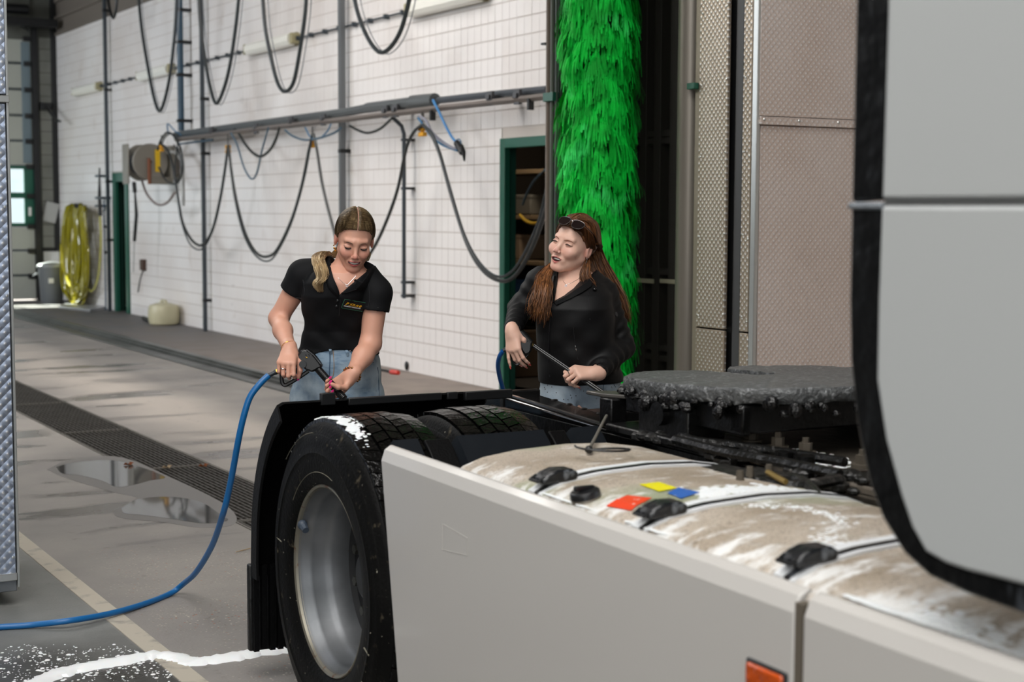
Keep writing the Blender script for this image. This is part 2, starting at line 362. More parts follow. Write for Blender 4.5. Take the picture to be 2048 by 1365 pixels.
# ------------------------------------------------------------------ drain grates
M_grate=mat('grate_steel','#4a4743',0.5,metal=0.3,var=(4,'#38342f',0.4,0.7))
gr0=None
GY=[5.71+1.78*k for k in range(-1,7)]
glabs=['steel drain grate nearest the truck wheel','steel drain grate passing behind the hose','steel drain grate between the two puddles and the leaves','steel drain grate behind the farther puddle','steel drain grate beyond the farther puddle','second farthest steel drain grate, by the metal column','farthest steel drain grate, at the metal column','drain grate hidden behind column']
for i,y in enumerate(GY[:7]):
    if gr0 is None:
        gr0=empty('drain_grate',(2.95,y,0)); 
        f=MB(); L=1.77
        f.box(-.245,.245,0.003,0.018,-0.03,0.001); f.box(-.245,.245,L-0.018,L-0.003,-0.03,0.001); f.box(-.245,-.232,0,L,-0.03,0.001); f.box(.232,.245,0,L,-0.03,0.001)
        f.build('frame',mat('grate_frame','#6b6761',0.45,metal=0.4),gr0)
        g=MB()
        for k in range(15): x=-0.232+0.464*(k+0.5)/15; g.box(x-0.006,x+0.006,0.018,L-0.018,-0.03,-0.002)
        for k in range(17): yy=0.1*(k+0.75); g.box(-0.232,0.232,yy-0.003,yy+0.003,-0.012,-0.001)
        tag(g.build('grating',M_grate,gr0,smooth=False),kind='stuff'); o=gr0
    else: o=dup(gr0,loc=(2.95,y,0))
    tag(o,glabs[i],'drain grate','drain grates in the lane floor')
leafm=mat('dead_leaf','#8a4a1f',0.7)
for (x,y,lb) in ((258,932,'curled brown leaf at the left edge of the grate'),(408,935,'brown leaf on the grate near the blue hose'),(335,938,'pale scrap of leaf in the middle of the grate'),(472,1107,'pale straw on the floor beside the mudflap')):
    p=onz(x,y,0); b=MB()
    if 'straw' in lb: b.tube([p+[0,0,.006],p+np.array([.09,.05,.004])],0.0025,5); nm='straw'
    else:
        for k in range(3):
            a=k*2.1; b.add([p+[0,0,.004],p+np.array([.03*math.cos(a),.03*math.sin(a),.018]),p+np.array([.035*math.cos(a+.7),.035*math.sin(a+.7),.006]),p+np.array([.02*math.cos(a+1.1),.02*math.sin(a+1.1),.022])],[(0,1,2),(0,2,3),(0,3,2,1)])
        nm='leaf'
    tag(b.build(nm,leafm if 'pale' not in lb else mat('pale_leaf','#b9a283',0.7)),lb,'leaf')
# ================================================================== THINGS ON AND BY THE RIGHT WALL
def wp(px,py,X): return onx(px,py,X)
def hose(name,lab,cat,px,X,r,m,group=None,seg=7,n=10,sway=0.0):
    P=[onx(x,y,X+(sway*math.sin(i*1.7))) for i,(x,y) in enumerate(px)]
    b=MB(); b.tube(cr(P,n),r,seg); return tag(b.build(name,m),lab,cat,group)
# wall lamps
L0=empty('wall_lamp',(WX-0.007,17.5,3.49)); hb=MB(); hb.box(-0.035,0,-0.72,0.72,-0.075,0.075); hb.build('housing',mat('lamp_housing','#8b8468',0.5),L0,bev=0.012)
db=MB(); pr=[(-0.035,-0.08),(-0.10,-0.07),(-0.13,-0.03),(-0.13,0.03),(-0.10,0.06),(-0.035,0.07)]
db.prism(pr,lambda u,v,t:(u,t,v),-0.68,0.68); db.build('diffuser',mat('lamp_diffuser','#f1efe6',0.3),L0,bev=0.006)
for q in (-.73,.73): MB().box(-0.11,0,q-.03,q+.03,-0.06,0.06).build('end_cap',mat('lamp_end','#a79f7c',0.5),L0,bev=0.01)
for i,(y,lb) in enumerate(((25.1,'farthest fluorescent wall lamp, near the end wall'),(21.5,'fluorescent wall lamp crossed by the farthest hanging cable loop'),(17.1,'fluorescent wall lamp above the yellow hose clips, crossed by a cable loop'),(12.75,'nearest fluorescent wall lamp, cut by the top of the picture'))):
    o=L0 if i==0 else dup(L0); o.location=(WX-0.007,y,3.49); tag(o,lb,'lamp','fluorescent lamps along the white wall')
cn=empty('lamp_conduit',(WX-.010,18,3.49)); MB().cyl((-0.03,-6.9,0),(-0.03,7.0,0),0.011,8).build('pipe',M_greypl,cn)
for k in range(36):
    y=-6.6+k*0.38; MB().box(-0.05,0,y-0.022,y+0.022,-0.022,0.022).build('clip',M_greypl,cn)
tag(cn,'thin grey conduit with clips linking the wall lamps','conduit')
# vertical pipes and conduits
def post(name,px,w,z0,z1,m,lab,X=6.66,cat='pipe',square=True,clips=()):
    y=onx(px,300,X)[1]; h=w/2; r=empty(name,(X,y,0)); b=MB()
    if square: b.box(-h,h,-h,h,z0,z1); b.build('channel',m,r,bev=0.004)
    else: b.cyl((0,0,z0),(0,0,z1),h,12); b.build('tube',m,r)
    for z in clips: MB().box(-h*1.15,WX-X,-h*1.15,h*1.15,z-0.02,z+0.02).build('clip',M_black,r,bev=0.004)
    return tag(r,lab,cat)
post('conduit_post',214,0.052,0,6.9,M_greypl,'dark full-height square conduit beside the far green doorway',clips=(1.1,2.0,3.4,4.6))
post('drain_pipe',363,0.085,2.62,6.9,M_bluepipe,'thick blue-grey pipe running up the wall at the left end of the hose rail',X=6.6,square=False,clips=(2.75,3.35,3.78,4.2))
post('conduit_post',406,0.048,0,6.9,M_greypl,'grey full-height conduit just right of the blue-grey pipe',clips=(0.4,2.3,3.0))
post('conduit_post',684.5,0.062,0,6.9,mat('conduit_grey','#6d7073',0.4,metal=0.3),'wide grey full-height conduit behind the first woman',clips=(2.2,))
post('thin_pipe',206,0.025,0,1.72,M_bluepipe,'thin blue pipe on the wall left of the far green doorway',square=False,clips=(0.9,1.3))
# bent pipe dropping from the rail
pb=empty('bent_pipe',(6.6,13.64,0)); P=[onx(784,234,6.5),onx(803,252,6.6),onx(808,268,6.62),onx(808,300,6.62),onx(808,597,6.62)]
o_=np.array([6.6,13.64,0]); b=MB(o_); b.tube(P,0.019,10); b.build('tube',M_greypl,pb)
for py in (280,377,565,592):
    p=onx(810,py,6.66); MB(o_).box(p[0]-0.03,WX,p[1]-0.05,p[1]+0.03,p[2]-0.012,p[2]+0.012).build('clip',M_black,pb)
tag(pb,'dark bent pipe dropping from the hose rail beside the first woman','pipe')
# hose rail along the wall
R0=np.array([6.5,15.8,2.58]); hr=empty('hose_rail',R0)
def rl(pts,X,r,m,name,seg=8): 
    b=MB(R0); b.tube([onx(x,y,X) for x,y in pts],r,seg); b.build(name,m,hr); 
rl([(352,280),(520,258),(700,238),(900,214),(1096,193)],6.45,0.028,mat('rail_steel','#8d8580',0.4,metal=0.4),'c_rail',4)
rl([(352,270),(500,250),(690,225),(745,215)],6.55,0.045,mat('grey_pvc','#5c6062',0.4),'supply_pipe')
rl([(735,216),(838,203)],6.52,0.052,MATS['grey_pvc'],'supply_pipe')
rl([(825,204),(870,200)],6.52,0.062,MATS['grey_pvc'],'pipe_sleeve',12)
rl([(868,202),(990,189),(1096,179)],6.55,0.032,mat('pvc_dark','#4c5157',0.4),'supply_pipe')
rl([(352,276),(470,262)],6.5,0.03,M_greypl,'supply_pipe')
rl([(360,288),(425,280)],6.4,0.012,M_bluepipe,'air_line')
for x,y in ((430,262),(520,256),(590,243),(655,238),(780,222),(800,220),(990,195),(1045,192)):
    p=onx(x,y,6.5); q=MB(R0); q.box(6.42,WX,p[1]-0.03,p[1]+0.03,p[2]-0.02,p[2]+0.02); q.box(6.44,6.47,p[1]-0.045,p[1]+0.045,p[2]-0.07,p[2]+0.05); q.build('bracket',mat('bracket_steel','#57575a',0.5,metal=0.4),hr,bev=0.003)
for x,y in ((866,228),(1062,205)):
    p=onx(x,y,6.45); MB(R0).box(6.42,6.47,p[1]-0.015,p[1]+0.015,p[2]-0.06,p[2]+0.03).build('end_stop',M_black,hr)
tag(hr,'long steel hose rail with grey pipes across the white wall','rail')
# yellow hose hangers
hg0=None
for i,(x,y,lb) in enumerate(((845,262,'yellow hose clip nearest the dark doorway'),(625,286,'second yellow hose clip from the doorway, above the first woman'),(456,298,'yellow hose clip between the conduits left of the first woman'),(323,296,'yellow hose clip at the reel end of the rail'))):
    p=onx(x,y,6.42)
    if hg0 is None:
        hg0=empty('hose_hanger',p); b=MB(); b.box(-.022,.022,-.05,.05,-.05,-.012); b.box(-.022,.022,-.045,.045,0,.045); b.cyl((0,0,-.012),(0,0,0),.02); b.build('clamp',M_yel,hg0,bev=0.008)
        b=MB(); b.tube([(0,0,.04),(0,0,.17)],.006,6); b.build('hook',M_black,hg0); o=hg0
    else: o=dup(hg0,loc=p)
    tag(o,lb,'hose clip','yellow clips hanging from the hose rail')
M_hose=mat('grey_hose','#2b2d2d',0.45); M_cab=mat('grey_cable','#2b3134',0.4)
hose('festoon_hose','black doubled hose swag from the yellow clip into the dark doorway','hose',[(846,250),(862,268),(880,310),(905,400),(935,490),(965,540),(1000,562),(1030,552),(1060,505),(1085,440),(1100,380)],6.38,0.017,M_hose)
hose('festoon_hose','thinner companion of the hose swag entering the dark doorway','hose',[(850,252),(868,275),(895,360),(925,460),(955,520),(990,552),(1022,545),(1050,505),(1078,440),(1095,370)],6.30,0.012,M_cab)
hose('festoon_hose','hose swag running behind the first woman between two yellow clips','hose',[(845,250),(828,264),(812,300),(795,380),(770,450),(745,500),(715,540),(690,540),(665,450),(645,370),(634,300),(627,268)],6.38,0.016,M_hose)
hose('festoon_hose','deep hose swag left of the first woman','hose',[(625,270),(616,310),(604,370),(585,435),(560,490),(540,512),(515,508),(492,470),(475,410),(464,350),(457,290)],6.38,0.016,M_hose)
hose('festoon_hose','lower thin strand of the deep swag left of the first woman','hose',[(622,285),(608,360),(585,440),(560,495),(538,522),(512,512),(488,470),(470,400),(460,330)],6.30,0.010,M_cab)
hose('festoon_hose','hose swag hanging beside the reel down to the conduit foot','hose',[(456,292),(450,340),(440,400),(425,460),(405,490),(385,482),(367,450),(358,410),(352,370),(345,330),(335,300),(322,288)],6.38,0.017,M_hose)
hose('festoon_hose','lower strand of the swag beside the reel','hose',[(455,310),(446,370),(434,430),(415,485),(398,500),(378,485),(362,440),(356,400)],6.30,0.010,M_cab)
upl=('farthest','third nearest','second nearest','nearest')
for i,(pts,lb) in enumerate((([(275,-30),(284,60),(297,140),(308,195),(318,222),(328,205),(340,150),(350,60),(354,-30)],'hanging cable loop left of the blue-grey pipe'),([(396,-30),(402,60),(412,130),(422,180),(433,207),(447,180),(460,130),(472,50),(480,-30)],'hanging cable loop between the grey conduits'),([(524,-30),(530,50),(541,110),(555,165),(570,183),(587,165),(600,100),(610,30),(614,-30)],'hanging cable loop crossing the middle wall lamp'),([(704,-30),(714,20),(730,65),(748,95),(765,105),(785,90),(802,60),(815,15),(824,-30)],'nearest hanging cable loop, right of the wide conduit'))):
    hose('cable_loop',lb,'cable',pts,6.2,0.021,M_cab,'cable loops hanging from above the picture')
    hose('thin_cable','thin wire beside the '+lb,'cable',[(x+6+2*i,y+(3 if y>0 else 0)) for x,y in pts],6.42,0.006,mat('wire_pale','#85878a',0.4),'thin wires behind the cable loops')
hose('cable_loop','short cable loop bunched at the far dark conduit','cable',[(214,-20),(218,12),(226,36),(232,20),(235,-20)],6.2,0.02,M_black)
M_bh=mat('blue_air_hose','#3f7196',0.4); M_bh2=mat('dull_blue_hose','#4d6374',0.45)
for pts,r,m,lb in (([(462,266),(475,292),(488,335),(503,358),(514,345),(524,300),(537,255)],.011,M_bh2,'thin blue hose loop dipping under the rail'),
                   ([(478,268),(488,285),(505,305),(522,313),(540,300),(552,278),(559,255)],.016,M_hose,'short dark hose bow under the rail'),
                   ([(570,260),(585,272),(610,280),(640,276),(668,266),(682,256)],.012,M_bh2,'shallow blue-grey hose swag above the second yellow clip'),
                   ([(610,255),(622,275),(640,276),(655,262),(662,248)],.008,M_bh,'small blue hose curl by the second yellow clip'),
                   ([(700,252),(715,260),(735,266),(760,258),(785,236)],.013,M_hose,'shallow hose swag beside the bent pipe'),
                   ([(838,232),(852,242),(862,262),(880,280),(905,296),(915,296)],.014,mat('grey_flat_cable','#8b8c98',0.4),'grey hose pair leading to the hanging plug'),
                   ([(836,236),(848,252),(862,272),(885,290),(915,302)],.010,M_bh,'lower blue hose leading to the hanging plug'),
                   ([(866,200),(880,228),(893,255),(905,276),(914,286)],.012,mat('bright_blue_hose','#3f83bd',0.35),'bright blue hose from the pipe sleeve to the hanging plug')):
    hose('air_hose',lb,'hose',pts,6.38,r,m)
p=onx(920,290,6.36); pg=empty('hanging_plug',p); b=MB(); b.tube([(0,.06,.02),(0,0,-.02),(0,-.05,-.07)],[.03,.035,.03],8); b.build('plug_body',M_black,pg)
b=MB(); b.tube([(0,-.03,-.02),(0,-.07,-.08),(0,-.08,-.14)],[.02,.018,.008],8); b.build('plug_tail',M_black,pg)
b=MB(); 
for k in range(12): a=k/12*6.283; 
b.tube([(0,.03+.05*math.cos(a),.02+.03*math.sin(a)) for a in np.linspace(0,6.28,14)],.006,5,cap=False); b.build('cable_coil',M_bh,pg)
tag(pg,'black plug with blue coil hanging above the dark doorway','plug')
# hose reel
RC=onx(292,325,6.35); rr=empty('hose_reel',RC); ax=(0,1,0)
for y in (-0.2,0.22):
    b=MB(); b.rev([(-.012,.02),(-.012,.235),(0,.25),(.012,.235),(.012,.02)],(0,y,0),ax,(1,0,0),28,closed=True); b.build('flange',mat('reel_metal','#8a857c',0.45,metal=0.2),rr)
b=MB(); b.rev([(-.2,.11),(.21,.11)],(0,0,0),ax,(1,0,0),20); b.build('drum',mat('reel_drum','#4a4743',0.5),rr)
b=MB()
for k in range(9): b.tube([(0.16*math.cos(a),-0.17+0.043*k,0.16*math.sin(a)) for a in np.linspace(0,6.2832,22)],.022,6,cap=False)
b.build('wound_hose',mat('wound_hose','#37383a',0.5),rr)
b=MB(); b.box(.26,.32,-.28,.30,-.24,.22); b.box(-.05,.3,-.245,-.235,-.30,-.2); b.box(-.05,.3,.24,.26,-.22,.24); b.build('bracket',mat('reel_bracket','#7b766c',0.5),rr,bev=0.01)
MB().box(.06,.125,-.235,-.215,-.13,.17).build('label_plate',mat('yellow_label','#e3b91a',0.4),rr)
b=MB(); b.box(-.30,-.275,-.16,.1,-.3,.24); b.build('side_arm',MATS['reel_metal'],rr,bev=0.01)
MB().box(.27,.38,-.26,.2,-.2,.14).build('valve_box',mat('valve_box','#5d574f',0.5),rr,bev=0.02)
MB().tube([(-.03,-.24,.05),(-.03,-.24,-.30)],.025,8).build('rusty_arm',mat('rust','#7a4a32',0.8),rr)
tag(rr,'grey wall-mounted hose reel with a yellow label','hose reel')
hose('reel_hose','thin pinkish hose sagging from the reel to the conduit','hose',[(283,360),(292,385),(305,402),(318,410),(335,405),(350,385)],6.35,.017,mat('pinkish_hose','#8a7d79',0.5))
hose('reel_cable','double cable bow right of the reel','cable',[(318,335),(330,358),(345,368),(358,362),(366,335),(362,300),(350,275),(335,265),(322,280),(315,300)],6.4,.014,M_hose)
hose('reel_cable','inner cable coil between reel and blue-grey pipe','cable',[(320,300),(330,275),(345,268),(355,290),(350,330),(352,360),(362,350),(360,310),(348,290)],6.42,.010,M_cab)
hose('reel_cable','pale curved pipe elbow between reel and blue-grey pipe','pipe',[(335,305),(350,305),(360,318),(366,330),(367,412)],6.5,.02,M_lgrey)
hose('blue_wire','kinked blue wire standing up at the left end of the rail','wire',[(337,270),(335,248),(350,262),(365,272)],6.5,.009,M_bh)
# hanging gun beside the reel, switch, jug, things on the floor
p=onx(271,400,6.4); g=empty('hanging_spray_gun',p); b=MB(); b.tube([onx(268,365,6.4)-p,onx(270,385,6.4)-p],.03,8); b.build('handle',M_black,g)
b=MB(); b.tube([onx(270,385,6.4)-p,onx(273,430,6.4)-p,onx(269,482,6.4)-p],[.014,.026,.024],8); b.build('grip',M_black,g); b=MB(); b.tube([onx(269,482,6.4)-p,onx(267,545,6.4)-p],.009,6); b.build('lance',M_lgrey,g)
tag(g,'black spray gun with thin lance hanging below the reel','spray gun')
p=onx(287,530,6.72); b=MB(p); b.box(p[0]-.04,p[0]+.03,p[1]-.07,p[1]+.07,p[2]-.08,p[2]+.08); tag(b.build('wall_switch',mat('brown_plastic','#4b352b',0.5),bev=.01,loc=p),'small dark brown switch box low on the far wall','switch')
hose('switch_cable','thin cable slanting from the switch to the floor','cable',[(286,540),(280,560),(276,585)],6.73,.008,M_cab)
p=onz(328,650,0); J=empty('jug',p); b=MB(); b.rev([(0,0.0),(0,.17),(.02,.2),(.1,.215),(.22,.21),(.27,.19),(.3,.1),(.3,0)],(0,0,0),(0,0,1),(1,0,0),20); b.build('body',mat('cloudy_plastic','#cfc8a6',0.4,trans=0.15),J)
b=MB(); b.tube([(0,-.14,.26),(0,-.1,.33),(0,.08,.33),(0,.12,.28)],.018,6); b.build('handle',MATS['cloudy_plastic'],J); MB().cyl((0,.14,.27),(0,.14,.33),.035).build('cap',M_white,J)
tag(J,'cloudy cream plastic jug standing on the walkway by the wall','jug')
a,c=onz(287,636,.03),onz(306,644,.03); b=MB(); b.tube([a,c],.03,8); tag(b.build('handle_stub',M_black),'short black tool lying against the wall beside the jug','tool')
a,m_,c=onz(756,739,.02),onz(782,744,.02),onz(797,746,.02); T=empty('floor_tool',a); b=MB(a); b.tube([a,m_],.012,8); b.build('shaft',M_black,T); b=MB(a); b.tube([m_,c],.022,8); b.build('tip',mat('red_plastic','#d0301c',0.4),T)
tag(T,'black tool with a red tip lying at the foot of the wall','tool')
p=onx(813,732,6.73); b=MB(p); b.ball(p,.035,8,6,(.4,1,1.3)); tag(b.build('wall_plug',M_black,loc=p),'small black plug low on the wall above the red-tipped tool','plug')
# yellow hose bundle and things in the far corner
yb=empty('yellow_hose_bundle',onx(153,420,6.6)); yo=onx(153,420,6.6); M_yh=mat('yellow_hose','#958c1a',0.13,spec=0.8)
for k in range(46):
    w0=random.uniform(-1,1); x0=153+w0*20; dx=random.uniform(-1,1); yb_=random.uniform(555,612); b=MB(yo); xo=-0.06*random.random()
    pts=[(x0,408+6*w0*w0+random.uniform(-2,4)),(x0-6+dx*3,440),(153+w0*26+dx*5-3,500),(153+w0*25+dx*4-4,yb_-30),(152+w0*14,yb_),(152-w0*12,yb_-4),(153-w0*24,yb_-40),(153-w0*22,480),(153-w0*16,412)]
    b.tube(cr([onx(x,y,6.57+xo+0.05*math.sin(k+i)) for i,(x,y) in enumerate(pts)],5),.017,6,cap=False); b.build('hose_turn',M_yh,yb)
b=MB(yo); b.cyl(onx(153,412,6.75),onx(153,412,6.45),.04,8); b.build('wall_hook',M_black,yb)
tag(yb,'big bundle of yellow hose hanging on the wall in the far corner','hose')
g=empty('wall_lance',onx(200,400,6.6)); go=onx(200,400,6.6)
b=MB(go); b.tube([onx(199,336,6.6),onx(199,370,6.6),onx(199,395,6.6),onx(201,432,6.6)],[.012,.02,.03,.03],8); b.build('lance',M_black,g)
for y in (352,396,412): p=onx(198,y,6.6); MB(go).box(p[0]-.02,WX,p[1]-.16 if y==396 else p[1]-.06,p[1]+.16,p[2]-.02,p[2]+.02).build('bracket',M_greypl,g)
tag(g,'dark spray lance in wall brackets right of the yellow hose','spray lance')
hose('yellow_feed_hose','single thin yellow hose hanging from the wall lance to the floor bundle','hose',[(200,432),(202,470),(201,510),(197,550),(190,575),(182,583),(176,578)],6.6,.016,mat('pale_yellow_hose','#c2bd60',0.4))
bc=onz(104,606,0); B=empty('dust_bin',bc); b=MB(); b.rev([(0,0),(0,.17),(.02,.18),(.58,.215),(.6,.225)],(0,0,0),(0,0,1),(1,0,0),24); b.build('bin_body',mat('bin_grey','#6c7073',0.45),B)
b=MB(); b.rev([(.6,.24),(.63,.24),(.66,.2),(.69,.05),(.69,0)],(0,0,0),(0,0,1),(1,0,0),24); b.build('lid',mat('bin_lid','#8d9092',0.3),B)
b=MB(); b.tube([(-.24,-.06,.5),(-.3,0,.46),(-.24,.06,.5)],.014,6); b.build('handle',MATS['bin_lid'],B); MB().box(-.1,-.02,-.235,-.2,.34,.42).build('sticker',M_white,B)
tag(B,'grey round dust bin with lid in the far corner','bin')
v=[onx(130,617,6.5),onx(212,622,6.5)]; b=MB(); a=onz(130,612,0); c=onz(218,616,0); d=onz(180,624,0); e=onz(118,617,0)
b.add([a+[0,0,.04],c+[0,0,.04],d+[0,0,.04],e+[0,0,.04],a,c,d,e],[(0,1,2,3),(3,2,6,7),(2,1,5,6),(0,3,7,4),(0,4,5,1),(4,7,6,5)]); tag(b.build('metal_plate',mat('plate_alu','#b9bcbf',0.3,metal=0.5),bev=.004),'flat metal plate lying below the yellow hose','plate')
p=ony(102,425,EY-.1); b=MB(p); b.box(-.11+p[0],.11+p[0],p[1]-.01,p[1],p[2]-.17,p[2]+.17,); o=b.build('hanging_sheet',M_lgrey,loc=p); o.rotation_euler=(0,0.25,0); tag(o,'tilted pale sheet hanging on the end wall above the bin','sign')
hose('end_wall_cable','dark cable drooping from a box on the end wall','cable',[(92,214),(100,225),(110,238),(120,243)],6.5,.02,M_black)
p=ony(90,213,EY-.08); b=MB(p); b.box(p[0]-.09,p[0]+.09,p[1]-.1,p[1]+.05,p[2]-.06,p[2]+.06); tag(b.build('junction_box',M_black,bev=.01,loc=p),'black junction box high on the end wall','junction box')
# store room contents seen through the dark doorway
sh=empty('store_shelf',(8.15,13.7,0)); 
for z in (0.55,1.05,1.5,1.95): MB().box(-.3,.3,-.9,.9,z,z+.04).build('shelf_board',mat('shelf_wood','#7a6549',0.7),sh,bev=.004)
for y in (-.88,.86):
    for x in (-.3,.26): MB().box(x,x+.04,y,y+.04,0,2.2).build('upright',mat('shelf_upright','#4a3f30',0.7),sh)
tag(sh,'wooden shelf standing in the dark store room','shelf')
for (x,y,z,sx,sy,sz,m,nm,lb) in ((8.1,13.45,.595,.2,.25,.3,mat('blue_drum','#1d3f66',0.5),'storage_box','blue box on the store room shelf'),(8.1,13.75,1.095,.2,.3,.25,mat('tan_box','#85705a',0.8),'cardboard_box','tan carton on the store room shelf'),(8.1,13.5,1.545,.2,.25,.2,mat('grey_box','#5f5a50',0.7),'storage_box','dull grey box high on the store room shelf'),(7.5,12.9,0.005,.2,.3,.45,mat('brown_crate','#5a4530',0.8),'crate','brown crate on the store room floor')):
    b=MB((x,y,z)); b.box(x-sx,x+sx,y-sy,y+sy,z,z+sz); r=b.build(nm,m,bev=.015,loc=(x,y,z)); MB().box(-sx*1.02,sx*1.02,-sy*1.02,sy*1.02,sz-.04,sz+.0).build('rim',m,r,bev=.008); tag(r,lb,'box')
hose('store_hose','yellow hose looped on the store room wall','hose',[(1040,430),(1052,442),(1066,447),(1080,444),(1092,436)],7.6,.016,mat('store_yellow','#b8932a',0.5))
hose('store_hose','thin blue hose hanging in the dark store room','hose',[(1090,340),(1070,360),(1055,385),(1045,410)],7.6,.012,M_bh2)
# ================================================================== WASH GANTRY
def turned(name,base,rough=0.32,scale=25.,strength=0.5,metal=0.85,dirt=None):
    m=bpy.data.materials.new(name); m.use_nodes=True; nt=m.node_tree; N=nt.nodes.new; L=nt.links.new; b=nt.nodes['Principled BSDF']
    tc=N('ShaderNodeTexCoord'); s=N('ShaderNodeSeparateXYZ'); L(tc.outputs['Object'],s.inputs[0])
    a=N('ShaderNodeMath'); a.operation='ADD'; L(s.outputs[0],a.inputs[0]); L(s.outputs[1],a.inputs[1])
    c=N('ShaderNodeCombineXYZ'); L(a.outputs[0],c.inputs[0]); L(s.outputs[2],c.inputs[1])
    mp=N('ShaderNodeMapping'); mp.inputs['Rotation'].default_value=(0,0,math.radians(45)); L(c.outputs[0],mp.inputs[0])
    v=N('ShaderNodeTexVoronoi'); v.voronoi_dimensions='2D'; v.inputs['Scale'].default_value=scale; v.inputs['Randomness'].default_value=0.0; L(mp.outputs[0],v.inputs['Vector'])
    bp=N('ShaderNodeBump'); bp.inputs['Strength'].default_value=strength; bp.inputs['Distance'].default_value=0.008; bp.invert=True; L(v.outputs['Distance'],bp.inputs['Height'])
    L(bp.outputs[0],b.inputs['Normal']); b.inputs['Metallic'].default_value=metal; b.inputs['Roughness'].default_value=rough; b.inputs['Anisotropic'].default_value=0.5
    n=N('ShaderNodeTexNoise'); n.inputs['Scale'].default_value=2.5; n.inputs['Detail'].default_value=5; L(tc.outputs['Object'],n.inputs[0])
    mx=N('ShaderNodeMix'); mx.data_type='RGBA'; L(n.outputs[0],mx.inputs[0]); mx.inputs[6].default_value=lin(base); mx.inputs[7].default_value=lin(dirt or base)
    rp=N('ShaderNodeMapRange'); rp.inputs[1].default_value=0.10; rp.inputs[2].default_value=0.24; rp.inputs[3].default_value=1.0; rp.inputs[4].default_value=0.0; L(v.outputs['Distance'],rp.inputs[0]); m2=N('ShaderNodeMix'); m2.data_type='RGBA'; L(rp.outputs[0],m2.inputs[0]); L(mx.outputs[2],m2.inputs[6]); m2.inputs[7].default_value=(.95,.95,.97,1); L(m2.outputs[2],b.inputs['Base Color']); MATS[name]=m; return m  # highlight at each disc centre painted as a pale dot in the base colour
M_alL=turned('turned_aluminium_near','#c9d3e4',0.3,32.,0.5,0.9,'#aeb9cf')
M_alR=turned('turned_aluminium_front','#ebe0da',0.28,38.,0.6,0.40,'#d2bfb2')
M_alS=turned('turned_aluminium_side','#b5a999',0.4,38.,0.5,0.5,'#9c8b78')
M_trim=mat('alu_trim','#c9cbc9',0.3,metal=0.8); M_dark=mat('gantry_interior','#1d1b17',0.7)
G=np.array([3.4,6.8,0]); gan=empty('wash_gantry',G)
def gb(name,x0,x1,y0,y1,z0,z1,m,bev=.003): b=MB(G); b.box(x0,x1,y0,y1,z0,z1); return b.build(name,m,gan,bev=bev)
# near (left) column
z1=4.7
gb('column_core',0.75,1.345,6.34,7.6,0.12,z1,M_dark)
gb('front_panel',0.72,1.358,6.30,6.34,0.10,2.005,M_alL); gb('front_panel',0.72,1.361,6.29,6.34,2.04,z1,M_alL)
gb('joint_strip',0.72,1.372,6.285,6.34,2.008,2.036,M_trim); gb('corner_trim',1.362,1.372,6.295,6.36,0.075,z1,M_trim,bev=.002)
gb('bottom_strip',0.72,1.36,6.288,6.33,0.105,0.135,M_trim); gb('bottom_panel',0.72,1.36,6.3,6.33,0.06,0.105,MATS['galvanised_steel'])
gb('side_panel',1.345,1.372,6.36,7.6,0.1,z1,M_alS); 
gb('track_wheel',0.85,1.05,6.7,7.1,0.0,0.13,M_dark,bev=.03)
for z in (0.2,0.55,0.9,1.25,1.6,1.95,2.1,2.4): b=MB(G); b.ball((1.345,6.289,z),.006,8,4,(1,.5,1)); b.build('rivet',M_trim,gan)
# far (right) column
gb('front_panel',5.375,6.55,6.6,6.64,0.1,2.055,M_alR); gb('front_panel',5.352,6.55,6.58,6.64,2.105,z1,M_alR)
gb('joint_strip',5.352,6.55,6.572,6.64,2.058,2.101,M_alR)
for x in (5.378,5.62,5.9,6.2,6.45):
    b=MB(G); b.ball((x,6.571,2.085),.009,8,4,(1,.5,1)); b.build('rivet',M_trim,gan)
gb('corner_trim',5.335,5.36,6.585,6.625,0.1,z1,M_trim)
gb('edge_gap',5.36,5.375,6.605,6.64,0.1,2.055,M_black)
def sp(name,px0,px1,z0_,z1_,m,x=5.36,th=.02,bev=.003):
    a=onx(px0,500,x)[1]; c=onx(px1,500,x)[1]; return gb(name,x,x+th,min(a,c),max(a,c),z0_,z1_,m,bev)
for (a,c) in ((1394,1450),(1481,1498)):
    sp('side_panel',a,c,0.1,0.925,M_alS); sp('side_panel',a,c,0.935,z1,M_alS,x=5.355)
    for z in (1.0,1.45,1.9,2.3,2.7): 
        for q in (a+4,c-3): y=onx(q,500,5.352)[1]; b=MB(G); b.ball((5.352,y,z+.02*math.sin(q)),.006,8,4,(.5,1,1)); b.build('rivet',M_trim,gan)
sp('cable_channel',1450,1467,0.1,z1,M_black,x=5.40); sp('cable_channel_cover',1466,1481,0.1,z1,mat('channel_cover','#3a3b3c',0.5),x=5.385)
# rounded grey post
b=MB(G); yq=onx(1375,500,5.40)[1]; b.rev([(0.1,.075),(z1,.075)],(5.42,yq+.02,0),(0,0,1),(1,0,0),24); b.build('round_post',mat('brushed_post','#8b857c',0.4,metal=0.5),gan)
sp('post_flange',1386,1395,0.1,z1,mat('post_flange','#9a9081',0.45,metal=0.4),x=5.365)
p=onx(1388,172,5.34); gb('clamp',5.325,5.36,p[1]-.02,p[1]+.05,p[2]-.018,p[2]+.018,M_green)
